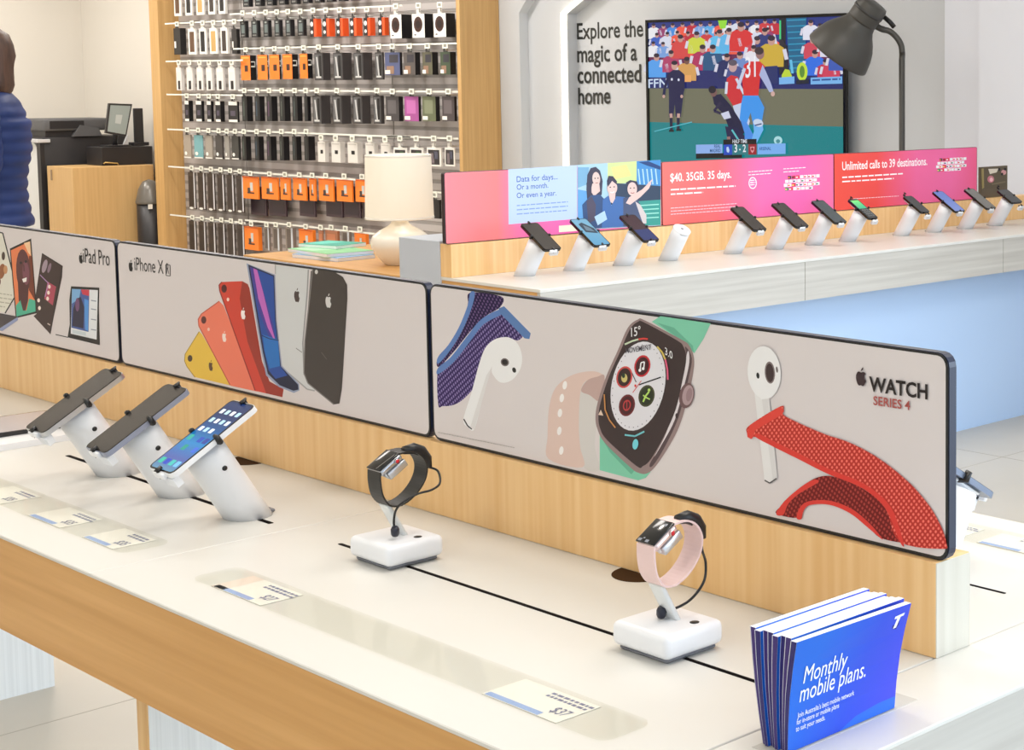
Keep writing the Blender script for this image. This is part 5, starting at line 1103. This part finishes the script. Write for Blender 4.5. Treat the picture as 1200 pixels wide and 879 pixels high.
for s_, yo in ((1,0),(-1,.02)): skin_mesh('shoe', [(s_*.12,-.05+yo,.05),(s_*.122,.06+yo,.05),(s_*.126,.16+yo,.04)], [(0,1),(1,2)], [.05,.052,.04], SHOE, pt, 2)
m = MB(); rings = []
for k, (z, rx, ry, oy) in enumerate(((1.83,.012,.012,0),(1.82,.062,.07,-.0),(1.79,.092,.105,-.008),(1.74,.103,.118,-.014),(1.68,.104,.108,-.03),(1.62,.104,.094,-.034),(1.57,.106,.082,-.045),(1.53,.108,.07,-.056),(1.50,.09,.052,-.066),(1.475,.05,.03,-.072))):
    rings.append([(rx*math.cos(q)*(1+.05*math.sin(7*q+k)), oy+ry*math.sin(q)*(.55 if math.sin(q) > 0 and z < 1.78 else 1)*(1+.04*math.sin(9*q+2*k)), z) for q in [2*math.pi*j/28 for j in range(28)]])
m.loft(rings, HR); m.build('hair', pt)
m = MB()
for s_ in (1,-1): m.lathe([(.0005,-.010),(.008,-.006),(.0105,0),(.008,.006),(.0005,.010)], mat('eye_white',(236,232,228),.3), (s_*.03,.108,1.705), 12, (0,1,0)); m.lathe([(.0045,.0095),(.001,.0108)], mat('iris_dark',(50,36,28),.3), (s_*.03,.108,1.705), 10, (0,1,0))
m.build('eyes', pt)
m = MB(); m.loft([[(-.006,.108,1.705),(.006,.108,1.705),(.005,.122,1.70),(-.005,.122,1.70)],[(-.015,.106,1.665),(.015,.106,1.665),(.010,.137,1.668),(-.010,.137,1.668)],[(-.008,.106,1.657),(.008,.106,1.657),(.005,.120,1.658),(-.005,.120,1.658)]], SKN); m.build('nose', pt)
m = MB(); m.loft([[(-.024,.108,1.632),(-.008,.119,1.636),(.008,.119,1.636),(.024,.108,1.632),(.008,.121,1.626),(-.008,.121,1.626)],[(-.022,.104,1.632),(-.008,.112,1.636),(.008,.112,1.636),(.022,.104,1.632),(.008,.112,1.626),(-.008,.112,1.626)]], mat('lips',(186,110,100),.5)); m.build('mouth', pt)
pt.scale = (1,1,1.03); pt.location = (pp.x, pp.y, 0); pt.rotation_euler = (0,0,ROTP)

# ================================================================== LIGHT
def area(loc, sx, sy, power, col, rot=(0,0,0), nm='ceiling_and_fill_light', spread=180):
    l = bpy.data.lights.new(nm,'AREA'); l.shape = 'RECTANGLE'; l.size = sx; l.size_y = sy; l.energy = power; l.color = col; l.spread = math.radians(spread)
    o = bpy.data.objects.new(nm, l); COL.objects.link(o); o.location = loc; o.rotation_euler = rot; return o
WARM = (1.0,.92,.83); NEUT = (1.0,.955,.90)
for x, y in ((-2.2,1.75),(-3.6,1.75),(-0.9,1.6)): area((x,y,3.25), .28,.28, 9, WARM)
for x in (-13.5,-10.5,-7.5,-4.5,-1.5):
    for y in (-1.5,2.6,5.0): area((x,y,3.27), 1.0,1.0, 21, NEUT)
for x in (-13.0,-11.2,-9.6): area((x,5.6,3.2), .4,.4, 22, NEUT)
area((-15.0,5.2,3.2), .8,.8, 36, (1.0,.97,.93))  # unseen fill lamp added to brighten the far left corner walls
w = bpy.data.worlds.new('daylight'); S.world = w; w.use_nodes = True
N_, L_ = nodes(w); bg = N_['Background']; bg.inputs['Color'].default_value = (.74,.87,1.0,1)
tc = N_.new('ShaderNodeTexCoord'); dp = N_.new('ShaderNodeVectorMath'); dp.operation = 'DOT_PRODUCT'; dp.inputs[1].default_value = Vector((.70,.71,.06)).normalized()
L_.new(tc.outputs['Generated'], dp.inputs[0]); mr = N_.new('ShaderNodeMapRange'); mr.interpolation_type = 'SMOOTHSTEP'   # brighter lobe added to the sky for glare on right-facing wood
mr.inputs['From Min'].default_value = .72; mr.inputs['From Max'].default_value = .99; mr.inputs['To Min'].default_value = 1.1; mr.inputs['To Max'].default_value = 5.0
L_.new(dp.outputs['Value'], mr.inputs['Value']); L_.new(mr.outputs['Result'], bg.inputs['Strength'])
S.view_settings.view_transform = 'Standard'; S.view_settings.look = 'None'; S.view_settings.gamma = 1.0; S.view_settings.use_curve_mapping = False
S.view_settings.exposure = 0.27
